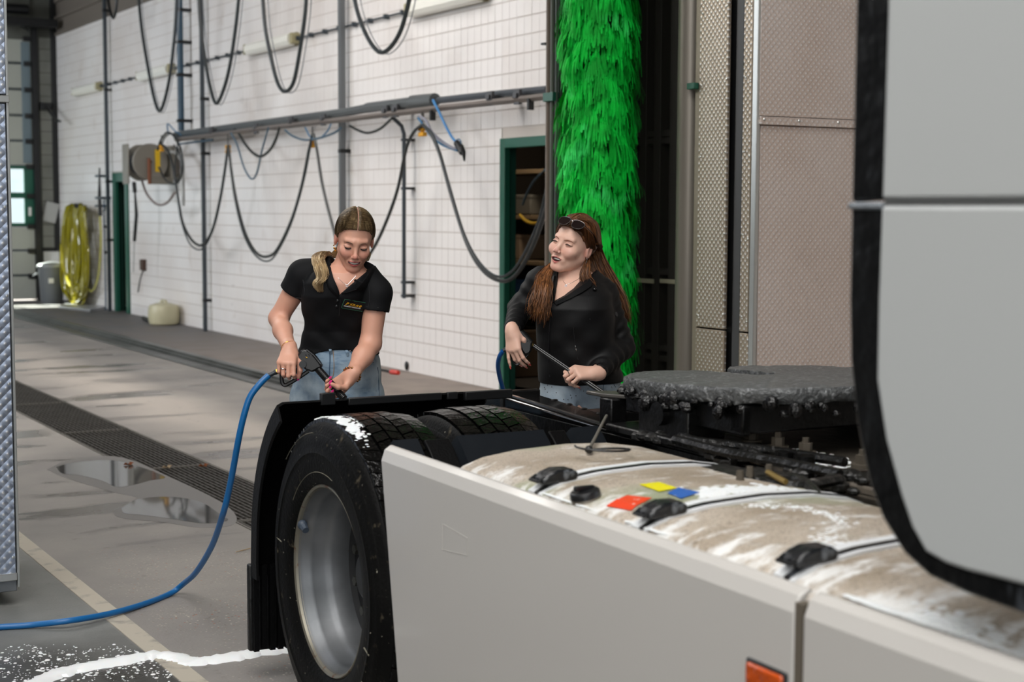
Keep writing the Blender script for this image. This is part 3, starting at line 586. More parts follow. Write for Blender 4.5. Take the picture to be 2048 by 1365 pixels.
# dark recess behind the brush
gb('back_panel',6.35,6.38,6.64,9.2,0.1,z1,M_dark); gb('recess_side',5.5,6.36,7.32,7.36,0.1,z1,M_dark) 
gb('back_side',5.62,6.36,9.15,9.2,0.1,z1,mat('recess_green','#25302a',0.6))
for px in (1290,1318,1350):
    y=onx(px,500,6.3)[1]; gb('rib',6.27,6.35,y-.04,y+.04,0.1,z1,mat('recess_rib','#2b2924',0.6))
for z in (0.55,0.62,1.15,2.05,2.1): gb('cross_rail',6.28,6.35,7.4,9.15,z,z+.045,MATS['recess_rib'])
for z,a,c in ((1.098,1260,1308),(1.105,1322,1362)):
    ya,yc=onx(a,600,6.27)[1],onx(c,600,6.27)[1]; gb('light_bar',6.255,6.27,min(ya,yc),max(ya,yc),z-.01,z+.02,mat('pale_bar','#a9a68f',0.5))
# rear frame post with pipes and green clamps
y=onx(1104,500,5.6)[1]
gb('rear_post',5.60,5.70,y-.10,y-.02,0.1,z1,mat('post_green','#2b3a2e',0.5))
for dy,r,m in ((.0,.014,'#5d6259'),(.05,.019,'#77695f'),(-.055,.011,'#4a554c')):
    b=MB(G); b.cyl((5.585,y+dy-.015,0.1),(5.585,y+dy-.015,z1),r,10); b.build('riser_pipe',mat('riser'+m[1:],m,0.4),gan)
for px,py in ((1101,194),): p=onx(px,py,5.57); gb('clamp',5.55,5.6,p[1]-.06,p[1]+.07,p[2]-.03,p[2]+.03,M_green)
gb('clamp_stub',5.56,5.6,y+.04,y+.1,2.72,2.735,M_black)
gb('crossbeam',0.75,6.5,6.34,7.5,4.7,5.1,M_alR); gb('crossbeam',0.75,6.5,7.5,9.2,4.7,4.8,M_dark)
tag(gan,'tall truck wash gantry clad in circle-patterned aluminium','wash gantry')
# green brush
BC=np.array([5.16,7.86,0]); br=empty('wash_brush',BC)
b=MB(); b.cyl((0,0,.45),(0,0,4.65),.09,20); b.build('core',mat('brush_core','#0d3a18',0.8),br)
rng=np.random.RandomState(3); V=[];Fc=[]
for i in range(5200):       # each tuft: a bundle of short blades fanning out at its tip
    a=rng.uniform(0,6.2832); z=rng.uniform(.62,4.75); L=rng.uniform(.12,.26); R=rng.uniform(.16,.225)+.016*math.sin(z*9+a*3)+.014*math.sin(z*23+a*5)
    da=rng.uniform(-.05,.05)
    for q in range(5):
        w=rng.uniform(.0018,.0036); fa=rng.uniform(-.075,.075); fr_=rng.uniform(-.018,.018); lz=L*rng.uniform(.85,1.15)
        pts=[(.07,z,a),(R*.8,z-L*.10,a+da*.4+fa*.2),(R*1.03+fr_*.3,z-lz*.45,a+da+fa*.5),(R*1.08+fr_,z-lz*.78,a+da+fa*.9),(R*1.07+fr_*1.6,z-lz,a+da+fa*1.3)]
        n=len(V)
        for k,(r_,zz,aa) in enumerate(pts):
            ww=w*(1.0,1.0,1.2,1.7,1.3)[k]
            c=np.array([r_*math.cos(aa),r_*math.sin(aa),max(zz,.42)]); t=np.array([-math.sin(aa),math.cos(aa),0])
            V.append(tuple(c-t*ww)); V.append(tuple(c+t*ww))
        for k in range(4): Fc.append((n+2*k,n+2*k+1,n+2*k+3,n+2*k+2))
me=bpy.data.meshes.new('bristles'); me.from_pydata(V,[],Fc)
M_br=mat('green_bristle','#12d846',0.6,spec=0.15,var=[(9,'#0cab34',0.42,0.58),(4,'#45ee78',0.56,0.70)])
o=link('bristles',me,M_br,br,smooth=False); tag(o,kind='stuff')
tag(br,'tall vertical wash brush of shaggy bright green bristles','brush')
# ================================================================== TRUCK (local axes: a across, b towards its rear, c up)
TO=np.array([2.91,3.0,0.])
tw_=TX*TO[0]+TY*TO[1]
truck=empty('truck_tractor',tuple(tw_),-TA)
def TB(o=None): return MB(TO if o is None else o)
M_cream=mat('truck_white_paint','#bebbb7',0.35,coat=0.3)
M_cab=mat('cab_white_paint','#b1b4b4',0.4,coat=0.2)
M_frame=mat('chassis_black','#070708',0.35,spec=0.5,bump=(40,0.3,3),var=(9,'#141312',0.55,0.75))
M_grease=mat('greasy_steel','#5d5f60',0.45,metal=0.3,bump=(90,0.7,4),var=(60,'#a0a3a5',0.55,0.72))
M_gloss=mat('gloss_black','#0a0a0b',0.18,spec=0.6,coat=0.5,var=(5,'#2a201b',0.6,0.8))
M_tyre=mat('tyre_rubber','#050505',0.6,spec=0.16,bump=(90,0.2,3),var=[(7,'#0b0b0a',0.5,0.7),(30,'#4a4438',0.64,0.78),(75,'#aaa595',0.70,0.76)])
M_tread=mat('tread_wet','#060606',0.20,spec=0.45,bump=(60,0.3,3))
M_rim=mat('rim_silver','#5f6265',0.45,metal=0.6,var=[(4,'#85878a',0.4,0.7),(45,'#5c5348',0.7,0.76)])
M_rimd=mat('rim_edge','#807c70',0.45,metal=0.6,var=(30,'#6b4a32',0.58,0.7))
M_foam=mat('foam','#f2f4f5',0.5,sss=0.1)
M_guard=mat('mudguard_plastic','#050506',0.5,spec=0.16,bump=(120,0.15,2))
WB,WZ=4.352,0.472
def wheel(a_out,parent,detail=True):
    w=empty('wheel',tuple(np.array([a_out,WB,WZ])-TO)); w.parent=parent
    AX=(1,0,0);U=(0,0,1)
    prof=[(.045,.284),(.03,.288),(.012,.305),(.004,.345),(.0,.375),(-.001,.39),(-.003,.392),(-.001,.395),(.002,.42),(.008,.445),(.010,.447),(.012,.45),(.02,.468),(.03,.482),(.045,.489),(.06,.491),(.255,.491),(.275,.486),(.29,.472),(.305,.44),(.315,.38),(.305,.32),(.27,.292)]
    b=MB(); b.rev(prof,(0,0,0),AX,U,96,closed=True); b.build('tyre',M_tyre,w,ang=0.9)
    # tread blocks
    t=MB(); ns=64
    for row,(x0,x1) in enumerate(((.032,.085),(.092,.135),(.142,.178),(.185,.228),(.235,.288))):
        for k in range(ns):
            th=2*math.pi*(k+0.33*(row%3))/ns; dth=2*math.pi/ns*(0.92 if row in(0,4) else 0.86); sk=(.35 if row%2 else -.35)*2*math.pi/ns
            r0,r1=.481,(.504 if row not in(0,4) else .500)
            vs=[]
            for r in (r0,r1):
                for (x,tt) in ((x0,th),(x1,th+sk),(x1,th+sk+dth),(x0,th+dth)):
                    rr=r-(0.006 if (row==0 and x==x0) or (row==4 and x==x1) else 0)
                    vs.append((x,rr*math.sin(tt),rr*math.cos(tt)))
            t.add(vs,[(4,5,6,7),(0,1,5,4),(1,2,6,5),(2,3,7,6),(3,0,4,7)])
    tag(t.build('tread_blocks',M_tread,w,smooth=False),kind='stuff')
    if not detail:
        b=MB(); b.rev([(.05,.29),(.12,.27),(.2,.27),(.26,.29)],(0,0,0),AX,U,40); b.build('rim',M_rim,w); return w
    # rim
    b=MB(); b.rev([(.035,.289),(.022,.2945),(.018,.291),(.022,.2845),(.035,.2805)],(0,0,0),AX,U,80); rim=b.build('rim_flange',M_rimd,w)
    b=MB(); b.rev([(.030,.2815),(.045,.279),(.06,.270),(.072,.2665),(.11,.2655),(.122,.258),(.135,.252),(.19,.2505)],(0,0,0),AX,U,80); rb=b.build('rim',M_rim,w)
    b=MB(); b.rev([(.19,.2505),(.205,.235),(.208,.19),(.200,.14),(.185,.13)],(0,0,0),AX,U,80); b.build('wheel_disc',mat('wheel_disc_dark','#2b2c2e',0.5,metal=0.4),w)
    b=MB(); b.rev([(.135,.001),(.135,.055),(.14,.068),(.15,.075),(.18,.085),(.19,.132)],(0,0,0),AX,U,40); hub=b.build('hub',mat('hub_grey','#3a3b3d',0.4,metal=0.6),w)
    for k in range(10):
        th=2*math.pi*k/10; c=np.array([.17,.165*math.sin(th),.165*math.cos(th)]); b=MB(); b.tube([c,c+[.035,0,0]],.016,6); b.build('wheel_nut',mat('nut_steel','#55554f',0.35,metal=0.7),w)
        th+=.314; c=np.array([.2055,.208*math.sin(th),.208*math.cos(th)]); b=MB(); b.tube([c-[.0015,0,0],c+[.003,0,0]],.021,12); b.build('hand_hole',M_black,w)
    th=math.radians(308); c=np.array([.045,.262*math.sin(-th+0),.262*math.cos(th)]); 
    b=MB(); th=math.radians(62); s_=np.array([.03,.272*math.sin(th),.272*math.cos(th)]); b.tube([s_,s_+[.0,-.03,-.012]],[.014,.011],8); b.ball(s_,.017,8,6); b.build('balance_weight',mat('valve_blue','#3d4754',0.5),w)
    # scuffed worn marks on the sidewall
    b=MB()
    for r,a0,a1 in ((.452,.15,.75),(.332,-.25,.9)):
        b=MB(); b.tube([(.001 if r>.4 else .006,r*math.sin(t),r*math.cos(t)) for t in np.linspace(a0,a1,24)],.0013,4); b.build('scuff_mark',mat('scuff','#6b675a',0.7),w)
    for th in (1.42,-1.9,): b=MB(); b.tube([(.0,.36*math.sin(th),.36*math.cos(th)),(-.0005,.40*math.sin(th),.40*math.cos(th))],.0025,4); b.build('scuff_mark',mat('scuff','#6b675a',0.7),w)
    return w
wheel(1.642,truck); wheel(1.995,truck,False)
w3=wheel(3.50,truck,False); w4=wheel(3.85,truck,False)
# axle
b=TB(); b.cyl((2.3,WB,WZ),(3.5,WB,WZ),.09,16); b.ball((2.9,WB,WZ),.24,20,12,(.8,1,1)); b.build('axle',M_frame,truck)
for s in (2.42,3.4): b=TB(); b.cyl((s,WB+.18,.55),(s,WB+.18,.78),.12,18); b.build('air_bellow',M_rubber,truck)
# chassis rails
def crail(x0,x1,sgn):
    b=TB(); b.box(x0,x1,-.6,4.78,.905,.915); b.box(x0,x1,-.6,4.78,.62,.63); w=(x0,x0+.01) if sgn<0 else (x1-.01,x1); b.box(w[0],w[1],-.6,4.78,.63,.905)
    b.build('chassis_rail',M_frame,truck,bev=.003)
crail(2.50,2.58,-1); crail(3.24,3.32,1)
for y in (0.6,2.0,2.9,4.75): b=TB(); b.box(2.58,3.24,y-.05,y+.05,.66,.88); b.build('cross_member',M_frame,truck,bev=.008)
for y in np.arange(1.2,4.3,.16):
    b=TB(); b.tube([(2.49,y,.82),(2.505,y,.82)],.012,6); b.build('rail_bolt',M_frame,truck)
# slide ramps at the rear ends of the rails
for k,(x0,x1) in enumerate(((2.50,2.64),(3.18,3.32))):
    b=TB(); 
    v=[(4.10,.915),(4.86,.945),(4.95,.935),(5.10,.80),(5.06,.78),(4.9,.90),(4.10,.90)]
    b.prism(v,lambda u,w,t:(t,u,w),x0,x1); b.build('slide_ramp',M_gloss,truck,bev=.008)
    b=TB(); b.prism([(4.15,.922),(4.84,.949),(4.84,.955),(4.15,.928)],lambda u,w,t:(t,u,w),x0+.004,x0+.018); b.build('highlight_strip',mat('ramp_highlight','#b9b9bb',0.2,metal=0.9),truck)  # highlight line along the ramp, built as a thin bright strip
    b=TB(); b.box(x0-.005,x1+.005,4.80,4.83,.90,.962); b.build('ramp_band',M_frame,truck,bev=.005)
    for q in range(5): b=TB(); b.ball((x0+.09,4.2+.1*q,.934+.0035*q),.013,8,4,(1,1,.3)); b.build('ramp_stud',M_frame,truck)
b=TB(); b.box(2.35,3.5,4.88,4.93,.62,.80); b.build('rear_beam',M_gloss,truck,bev=.01)
b=TB(); b.box(3.3,3.95,3.9,4.9,.90,.925); b.build('side_shelf',mat('dull_teal_steel','#566062',0.4,metal=0.3),truck,bev=.004)
# rear mudguards with flaps, both sides
def arc(a0,a1,n): return [(WB+.60*math.cos(t),WZ+.60*math.sin(t)) for t in np.linspace(a0,a1,n)]
def guard(x0,x1,outer,side):
    g=empty('mudguard',tuple(np.array([(x0+x1)/2,WB+.6,WZ])-TO)); g.parent=truck; O=np.array([(x0+x1)/2,WB+.6,WZ])
    pts=arc(math.radians(57),math.radians(8),16)+[(WB+.605,WZ-.05),(WB+.602,.36)]
    b=MB(O); n=len(pts)
    prof=[(x0,-.055),(x0,0),(x0+.02,.010),(x1-.02,.010),(x1,0),(x1,-.03)]
    # shell cross-section swept along the arc
    V=[];Fc=[]
    for (y,z) in pts:
        d=np.array([y-WB,max(z,WZ)-WZ]); d=d/np.linalg.norm(d)
        for (x,r) in prof: V.append((x,y+d[0]*r,z+d[1]*r))
        for (x,r) in reversed(prof): V.append((x+(.006 if x<(x0+x1)/2 else -.006),y+d[0]*(r-.007),z+d[1]*(r-.007)))
    m=len(prof)*2
    for i in range(n-1):
        for k in range(m): Fc.append((i*m+k,i*m+(k+1)%m,(i+1)*m+(k+1)%m,(i+1)*m+k))
    Fc.append(tuple(range(m-1,-1,-1))); Fc.append(tuple((n-1)*m+k for k in range(m)))
    b.add(V,Fc); b.build('shell',M_guard,g)
    if outer:
        b=MB(O); b.box(x0+.15,x0+.20,WB+.325,WB+.345,.965,1.005); b.box(x0+.245,x0+.58,WB+.325,WB+.34,.96,.985); b.box(x0+.60,x0+.64,WB+.325,WB+.34,.96,.985); b.box(x0+.66,x1+.1,WB+.31,WB+.33,.955,.985); b.build('top_edge_clip',M_black,g,bev=.003)
    # spray suppression flap of thin grass-like rods
    b=MB(O); b.box(x0-.005,x1,WB+.612,WB+.640,.10,.40); b.build('mudflap',mat('flap_rubber','#050606',0.5,bump=(30,0.6,4)),g,bev=.006)
    b=MB(O)
    for k in range(26):
        x=x0+(x1-x0)*(k+.5)/26; b.box(x-.009,x+.009,WB+.592,WB+.612,.105+random.uniform(-.006,.006),.40)
    tag(b.build('flap_ribs',M_guard,g,smooth=False),kind='stuff')
    return g
guard(1.62,2.36,True,-1); guard(3.46,4.2,False,1)
# front mudguard section over both tyres
def fguard(x0,x1):
    O=np.array([(x0+x1)/2,3.75,.8]); g=empty('front_mudguard',tuple(O-TO)); g.parent=truck
    pts=[(WB+.575*math.cos(t),WZ+.575*math.sin(t)) for t in np.linspace(math.radians(126),math.radians(185),14)]
    for k,(a,c) in enumerate(((x0,x0+.10),(x0+.20,x0+.51),(x0+.58,x1))):
        b=MB(O); V=[];Fc=[]
        for (y,z) in pts:
            d=np.array([y-WB,z-WZ]); d/=np.linalg.norm(d)
            for (x,r) in ((a,-.02),(a+.012,.01),(c-.012,.01),(c,-.02),(c-.01,-.026),(a+.01,-.026)): V.append((x,y+d[0]*r,z+d[1]*r))
        for i in range(13):
            for q in range(6): Fc.append((i*6+q,i*6+(q+1)%6,(i+1)*6+(q+1)%6,(i+1)*6+q))
        Fc.append((5,4,3,2,1,0)); Fc.append(tuple(78+q for q in range(6)))
        b.add(V,Fc); b.build('guard_segment',mat('guard_blueblack','#14181d',0.35,spec=0.4,bump=(14,0.25,3)),g)
    for x,w_ in ((x0+.15,.04),(x0+.545,.028)):
        b=MB(O); V=[];Fc=[]
        for (y,z) in pts:
            d=np.array([y-WB,z-WZ]); d/=np.linalg.norm(d)
            for (dx,r) in ((-w_,-.008),(-w_,.004),(w_,.004),(w_,-.008)): V.append((x+dx,y+d[0]*r,z+d[1]*r))
        for i in range(len(pts)-1):
            for q in range(4): Fc.append((i*4+q,i*4+(q+1)%4,(i+1)*4+(q+1)%4,(i+1)*4+q))
        Fc.append((3,2,1,0)); k=(len(pts)-1)*4; Fc.append((k,k+1,k+2,k+3)); b.add(V,Fc); b.build('strap',M_guard,g,bev=.004)
fguard(1.72,2.42); fguard(3.4,4.1)
# fifth wheel
FO=np.array([2.91,3.75,1.0]); fw=empty('fifth_wheel',tuple(FO-TO)); fw.parent=truck
def plate_outline():
    P=[]
    rear=4.20
    # near horn, slot, far horn, curved front
    P+=[(2.50,3.95),(2.53,4.06),(2.60,4.14),(2.70,rear),(2.79,rear),(2.855,4.12),(2.865,3.86),(2.91,3.80),(2.955,3.86),(2.965,4.12),(3.03,rear),(3.12,rear),(3.22,4.14),(3.29,4.06),(3.32,3.95)]
    P+=[(3.36,3.8),(3.37,3.6),(3.33,3.42),(3.22,3.30),(3.05,3.25),(2.77,3.25),(2.60,3.30),(2.49,3.42),(2.45,3.6),(2.46,3.8)]
    return P
def slope(y): return 1.125-(y-3.25)*.048
po=plate_outline(); fine=[]
for i in range(len(po)):
    p,q=po[i],po[(i+1)%len(po)]; L_=math.hypot(q[0]-p[0],q[1]-p[1]); k=max(1,int(L_/.018))
    for j in range(k): fine.append((p[0]+(q[0]-p[0])*j/k,p[1]+(q[1]-p[1])*j/k))
bm=bmesh.new(); n=len(fine); rows=[]
nz=lambda x,y,s: mnoise.noise(Vector((x*s,y*s,.3)))
for lev,(dz,inset) in enumerate(((0.0,.010),(-.006,.0),(-.016,-.002),(-.032,.004),(-.042,.02))):
    rows.append([bm.verts.new(np.array([x+(FO[0]-x)*inset*.6+ (nz(x,y,40+lev)*.008 if lev else 0),y+(FO[1]-y)*inset*.6+(nz(y,x,42+lev)*.008 if lev else 0),slope(y)+dz+nz(x,y,35+3*lev)*(.004 if lev<2 else .010)])-FO) for x,y in fine])
for a_,b_ in zip(rows[:-1],rows[1:]):
    for i in range(n): bm.faces.new((a_[i],a_[(i+1)%n],b_[(i+1)%n],b_[i]))
bm.faces.new(rows[0]); bm.faces.new(list(reversed(rows[-1])))
bmesh.ops.triangulate(bm,faces=[f for f in bm.faces if len(f.verts)>4]); bmesh.ops.recalc_face_normals(bm,faces=bm.faces)
me=bpy.data.meshes.new('top_plate'); bm.to_mesh(me); bm.free(); link('top_plate',me,M_grease,fw,ang=.9)
# grease lumps hanging along the rim
rg=np.random.RandomState(5); b=MB(FO)
for i in range(150):
    x,y=fine[rg.randint(n)]; 
    if x>3.1 or y<3.1: continue
    r=rg.uniform(.008,.022); b.ball((x+rg.uniform(-.006,.01),y+rg.uniform(-.01,.01),slope(y)-.05+rg.uniform(-.02,.012)),r,7,5,(1,1,rg.uniform(.6,1.4)))
tag(b.build('grease_lumps',mat('black_grease','#0c0c0d',0.25,spec=0.6,bump=(80,.8,3)),fw),kind='stuff')
def fb(name,x0,x1,y0,y1,z0,z1,m=M_frame,bev=.006): b=MB(FO); b.box(x0,x1,y0,y1,z0,z1); return b.build(name,m,fw,bev=bev)
fb('plate_rib',2.55,3.27,3.95,4.0,.99,1.05); fb('plate_rib',2.50,3.32,3.4,3.46,.99,1.07)
fb('plate_side',2.50,2.53,3.4,4.0,.985,1.06); fb('plate_side',3.29,3.32,3.4,4.0,.985,1.06)
for x0,x1 in ((2.47,2.60),(3.22,3.35)):
    fb('pedestal',x0,x1,3.62,3.88,.93,1.04); fb('pedestal_foot',x0-.03,x1+.03,3.48,4.02,.925,.95)
    b=MB(FO); b.cyl((x0-.02,3.75,1.01),(x1+.02,3.75,1.01),.035,14); b.build('pivot_pin',M_frame,fw)
M_stud=mat('dusty_bolt','#5b544a',0.6,metal=0.3)
for y in (3.52,3.40,3.28,3.05):
    b=MB(FO); b.tube([(2.62,y,.945),(2.62,y,.955)],.03,12); b.tube([(2.62,y,.955),(2.62,y,.978)],.018,6); b.tube([(2.62,y,.978),(2.62,y,.992)],.009,8); b.build('bolt',M_stud,fw)
for y in (3.25,3.17): b=MB(FO); b.cyl((2.53,y,.90),(2.53,y,.965),.028,14); b.build('spacer',M_frame,fw)
fb('mounting_plate',2.50,3.32,2.95,4.15,.917,.93,mat('dusty_plate','#4c463e',0.55,metal=0.2,bump=(30,.4,3)))
fb('mounting_angle',2.50,2.515,2.3,3.30,.84,.93,mat('dusty_angle','#6b6359',0.6,metal=0.2,var=(8,'#3c3733',0.4,0.7)))
# release handle and bracket
b=MB(FO); hp=[onzt(x,y,1.03) for x,y in ((1172,783),(1205,789),(1262,793),(1290,795),(1400,783),(1400,777),(1290,787),(1230,783))]
def tri(P,th): return MB(FO).prism([(p[0],p[1]) for p in P],lambda u,v,t:(u,v,t),1.02,1.02+th)
tri(hp,.012).build('release_handle',mat('worn_bar','#6d6a66',0.35,metal=0.6),fw,bev=.003)
q=onzt(1228,815,.99); fb('handle_bracket',q[0]-.03,q[0]+.03,q[1]-.03,q[1]+.04,.93,1.02,M_frame)
# level rod down to the tank with a wire loop
p0=onzt(1213,832,.98); p1=onzt(1178,900,.985)
b=TB(); b.tube([p0,p1],.0045,8); b.build('stay_rod',mat('rod_grey','#6f6c64',0.5,metal=0.3),truck); b=TB(); b.ball(p1,.011,10,6); b.build('rod_end',M_black,truck)
c=onzt(1205,905,.985); b=TB(); b.tube([c+np.array([.07*math.cos(t),.07*math.sin(t)-.0,.004+.012*math.sin(t*.5)]) for t in np.linspace(2.6,8,22)],.003,5); b.build('wire_loop',M_black,truck)
# fuel tank
tk=empty('fuel_tank',(2.06-TO[0],2.2-TO[1],.62)); tk.parent=truck; KO=np.array([2.06,2.2,.62])
tp=[(1.70,.35),(1.70,.86),(1.712,.905),(1.745,.935),(1.80,.953),(1.90,.966),(2.05,.972),(2.18,.966),(2.28,.950),(2.36,.915),(2.41,.85),(2.42,.35),(2.36,.30),(1.76,.30)]
def tankmat():
    m=mat('tank_paint','#bfb3a4',0.42,bump=(240,.5,2),var=[(4,'#a39583',0.42,0.62),(150,'#8d8376',0.52,0.66),(2.6,'#9a9f84',0.56,0.68),(26,'#7d6f60',0.66,0.76)])
    nt=m.node_tree; b=nt.nodes['Principled BSDF']; src=b.inputs['Base Color'].links[0].from_socket
    # film of wash foam: streaky white patches
    tc=nt.nodes.new('ShaderNodeTexCoord'); mp=nt.nodes.new('ShaderNodeMapping'); mp.inputs['Scale'].default_value=(1.0,2.2,1); nt.links.new(tc.outputs['Object'],mp.inputs[0])
    n=nt.nodes.new('ShaderNodeTexNoise'); n.inputs['Scale'].default_value=7.5; n.inputs['Detail'].default_value=8; n.inputs['Roughness'].default_value=.7; n.inputs['Distortion'].default_value=.15; nt.links.new(mp.outputs[0],n.inputs[0])
    r=nt.nodes.new('ShaderNodeValToRGB'); r.color_ramp.elements[0].position=.54; r.color_ramp.elements[1].position=.66; 
    sp_=nt.nodes.new('ShaderNodeSeparateXYZ'); nt.links.new(tc.outputs['Object'],sp_.inputs[0])
    def mr(sock,a,c,lo,hi):
        q=nt.nodes.new('ShaderNodeMapRange'); q.inputs[1].default_value=a; q.inputs[2].default_value=c; q.inputs[3].default_value=lo; q.inputs[4].default_value=hi; nt.links.new(sock,q.inputs[0]); return q.outputs[0]
    def ad(p,q): z=nt.nodes.new('ShaderNodeMath'); z.operation='ADD'; nt.links.new(p,z.inputs[0]); nt.links.new(q,z.inputs[1]); return z.outputs[0]
    nt.links.new(ad(ad(n.outputs[0],mr(sp_.outputs[1],-.1,-.6,0,.13)),mr(sp_.outputs[0],-.22,-.32,0,.10)),r.inputs[0])
    x=nt.nodes.new('ShaderNodeMix'); x.data_type='RGBA'; nt.links.new(r.outputs[0],x.inputs[0]); nt.links.new(src,x.inputs[6]); x.inputs[7].default_value=lin('#e8e8e6'); nt.links.new(x.outputs[2],b.inputs['Base Color']); return m
M_tank=tankmat()
b=MB(KO); b.prism(tp,lambda u,v,t:(u,t,v),.3,3.60); b.build('tank_shell',M_tank,tk,bev=.018,ang=.5)
def top_z(x): 
    for (x0,z0),(x1,z1) in zip(tp[1:-3],tp[2:-2]):
        if x0<=x<=x1: return z0+(z1-z0)*(x-x0)/(x1-x0+1e-9)
    return .9
M_strap=mat('strap_black','#17181a',0.35,var=(14,'#5b6068',0.55,0.7)); M_sfoam=mat('foam_film','#e3e6e9',0.4)
def ribbon(y,w,h,m,name,x0=1.735,x1=2.40,z_off=0.0):
    b=MB(KO); xs=np.linspace(x0,x1,22); P=[(x,top_z(x)) for x in xs]
    V=[];Fc=[]
    for x,z in P:
        for (dy,dz) in ((-w/2,0),(-w/2,h),(w/2,h),(w/2,0)): V.append((x,y+dy,z+dz+z_off))
    for i in range(len(P)-1):
        for k in range(4): Fc.append((i*4+k,i*4+(k+1)%4,(i+1)*4+(k+1)%4,(i+1)*4+k))
    Fc.append((3,2,1,0)); k=(len(P)-1)*4; Fc.append((k,k+1,k+2,k+3)); b.add(V,Fc); return b.build(name,m,tk)
for y in (3.17,2.71,2.22):
    ribbon(y,.014,.009,M_strap,'tank_strap'); ribbon(y+.024,.030,.008,M_sfoam,'strap_liner'); ribbon(y-.015,.012,.006,M_sfoam,'strap_liner')
    # buckle / step bracket
    q=empty('strap_buckle',(1.795-KO[0],y+.005-KO[1],.965-KO[2])); q.parent=tk
    b=MB(); pr=[(-.052,-.012),(-.055,0.0),(-.035,.014),(-.01,.022),(.03,.021),(.045,.012),(.042,-.006),(.01,-.01)]
    b.prism(pr,lambda u,v,t:(u,t,v),-.028,.028); b.build('buckle_body',mat('buckle_black','#14161a',0.3,bump=(60,.4,3),var=(22,'#8f949b',0.60,0.72)),q,bev=.008)
    b=MB(); b.tube([(-.045,-.02,.006),(-.062,-.02,-.004),(-.062,.02,-.004),(-.045,.02,.006)],.004,6); b.build('buckle_loop',M_black,q)
# filler cap
fc=onzt(1163,1000,.985); cp=empty('filler_cap',tuple(np.array([1.775,3.0,.935])-KO)); cp.parent=tk
b=MB(); b.rev([(-.01,.001),(-.01,.034),(.016,.034),(.019,.033)],(0,0,0),(-.25,0,.97),(1,0,.25),28); b.build('neck',mat('neck_alu','#8f887e',0.35,metal=0.6),cp)
b=MB(); b.rev([(.015,.035),(.027,.034),(.031,.030),(.031,.001)],(0,0,0),(-.25,0,.97),(1,0,.25),28); b.box(-.034,.016,-.006,.006,.028,.040); b.build('cap',M_strap,cp,bev=.003)
# three coloured stickers: diamonds like a pictogram row
for px,c,nm in (([(1212,990),(1255,982),(1304,990),(1262,1002)],'#e2431d','red'),([(1278,968),(1318,965),(1355,977),(1318,982)],'#e6dc10','yellow'),([(1334,985),(1358,976),(1400,986),(1362,996)],'#2b62b5','blue')):
    q=[onzt(x,y,.97) for x,y in px]; b=MB(KO); 
    V=[];Fc=[];n_=8; q=[np.array(p) for p in q]
    for i in range(n_+1):
        for j in range(n_+1):
            u,v=i/n_,j/n_; p=(q[0]*(1-u)+q[1]*u)*(1-v)+(q[3]*(1-u)+q[2]*u)*v; V.append((p[0],p[1],top_z(p[0])+.0025))
    for i in range(n_):
        for j in range(n_): a_=i*(n_+1)+j; Fc.append((a_,a_+1,a_+n_+2,a_+n_+1))
    b.add(V,Fc)
    o=b.build('sticker',mat('sticker_'+nm,c,0.4,var=(40,'#d9d6cf',0.66,0.7)),tk,smooth=False); o['label']=nm+' hazard style diamond sticker'
# connectors and hoses between tank and rail
M_grime=mat('grimy_black','#121211',0.35,bump=(50,.6,3),var=(26,'#6d6a66',0.66,0.74))
for k,(px,py,sx,sy,sz) in enumerate(((1455,950,.05,.08,.03),(1500,958,.07,.06,.035),(1545,960,.05,.05,.03),(1412,958,.02,.02,.02))):
    p=onzt(px,py,.95); b=TB(); b.box(p[0]-sx,p[0]+sx,p[1]-sy,p[1]+sy,p[2]-sz,p[2]+sz*.5); b.build('valve_block',M_grime,truck,bev=.012)
for px,py in ((1500,942),(1538,938),(1480,950)): p=onzt(px,py,.98); b=TB(); b.tube([p-[0,0,.03],p+[0,0,.01]],[.012,.008],8); b.build('nipple',M_stud,truck)
p=onzt(1535,945,.98); q=onzt(1572,965,.97); b=TB(); b.tube([p,q],.007,6); b.build('brass_clip',mat('dull_brass','#8a7440',0.5,metal=0.6),truck)
for pts in ([(1540,955),(1590,960),(1620,975),(1640,1000)],[(1430,950),(1520,965),(1600,972),(1680,960)],[(1350,880),(1450,905),(1560,925),(1680,950)],[(1290,845),(1330,852),(1380,880),(1450,890),(1560,905),(1690,925)]):
    b=TB(); b.tube(cr([onzt(x,y,.955) for x,y in pts],6),.014,7); b.build('air_line',M_grime,truck)
rg=np.random.RandomState(9); b=TB()
for i in range(70):
    t=rg.rand(); x=2.44+.1*rg.rand(); y=2.0+1.9*t; b.ball((x,y,.925+.02*rg.rand()),rg.uniform(.012,.032),7,5,(1,1.3,.7))
tag(b.build('grime_clumps',M_grime,truck),kind='stuff')
b=TB(); b.box(2.44,3.35,1.55,2.75,.80,.90); b.build('battery_cover',M_grime,truck,bev=.03)
# foam lying in heaps and smears
def foam_patch(name,pts,seed,n,rr,parent,O,flat=.35,zf=None):
    rg=np.random.RandomState(seed); b=MB(O)
    P=cr(pts,12)
    for i in range(n*3):
        p=P[rg.randint(len(P))]; q=np.array([p[0]+rg.normal(0,rr*1.3),p[1]+rg.normal(0,rr*1.3),p[2]])
        if zf: q[0]=max(q[0],1.745); q[2]=zf(q)
        r=rr*.6*rg.uniform(.3,1.0); b.ball(q,r,7,4,(rg.uniform(.7,1.3),rg.uniform(.7,1.3),flat))
    o=b.build(name,M_foam,parent); tag(o,kind='stuff'); return o
foam_patch('foam_heap',[onzt(1600,905,.94),onzt(1650,925,.93),onzt(1720,945,.92)],1,120,.022,truck,TO,.5)
foam_patch('foam_heap',[onzt(1450,893,.94),onzt(1500,898,.94)],2,14,.010,truck,TO,.5)
zt=lambda q: top_z(min(max(q[0],1.72),2.4))
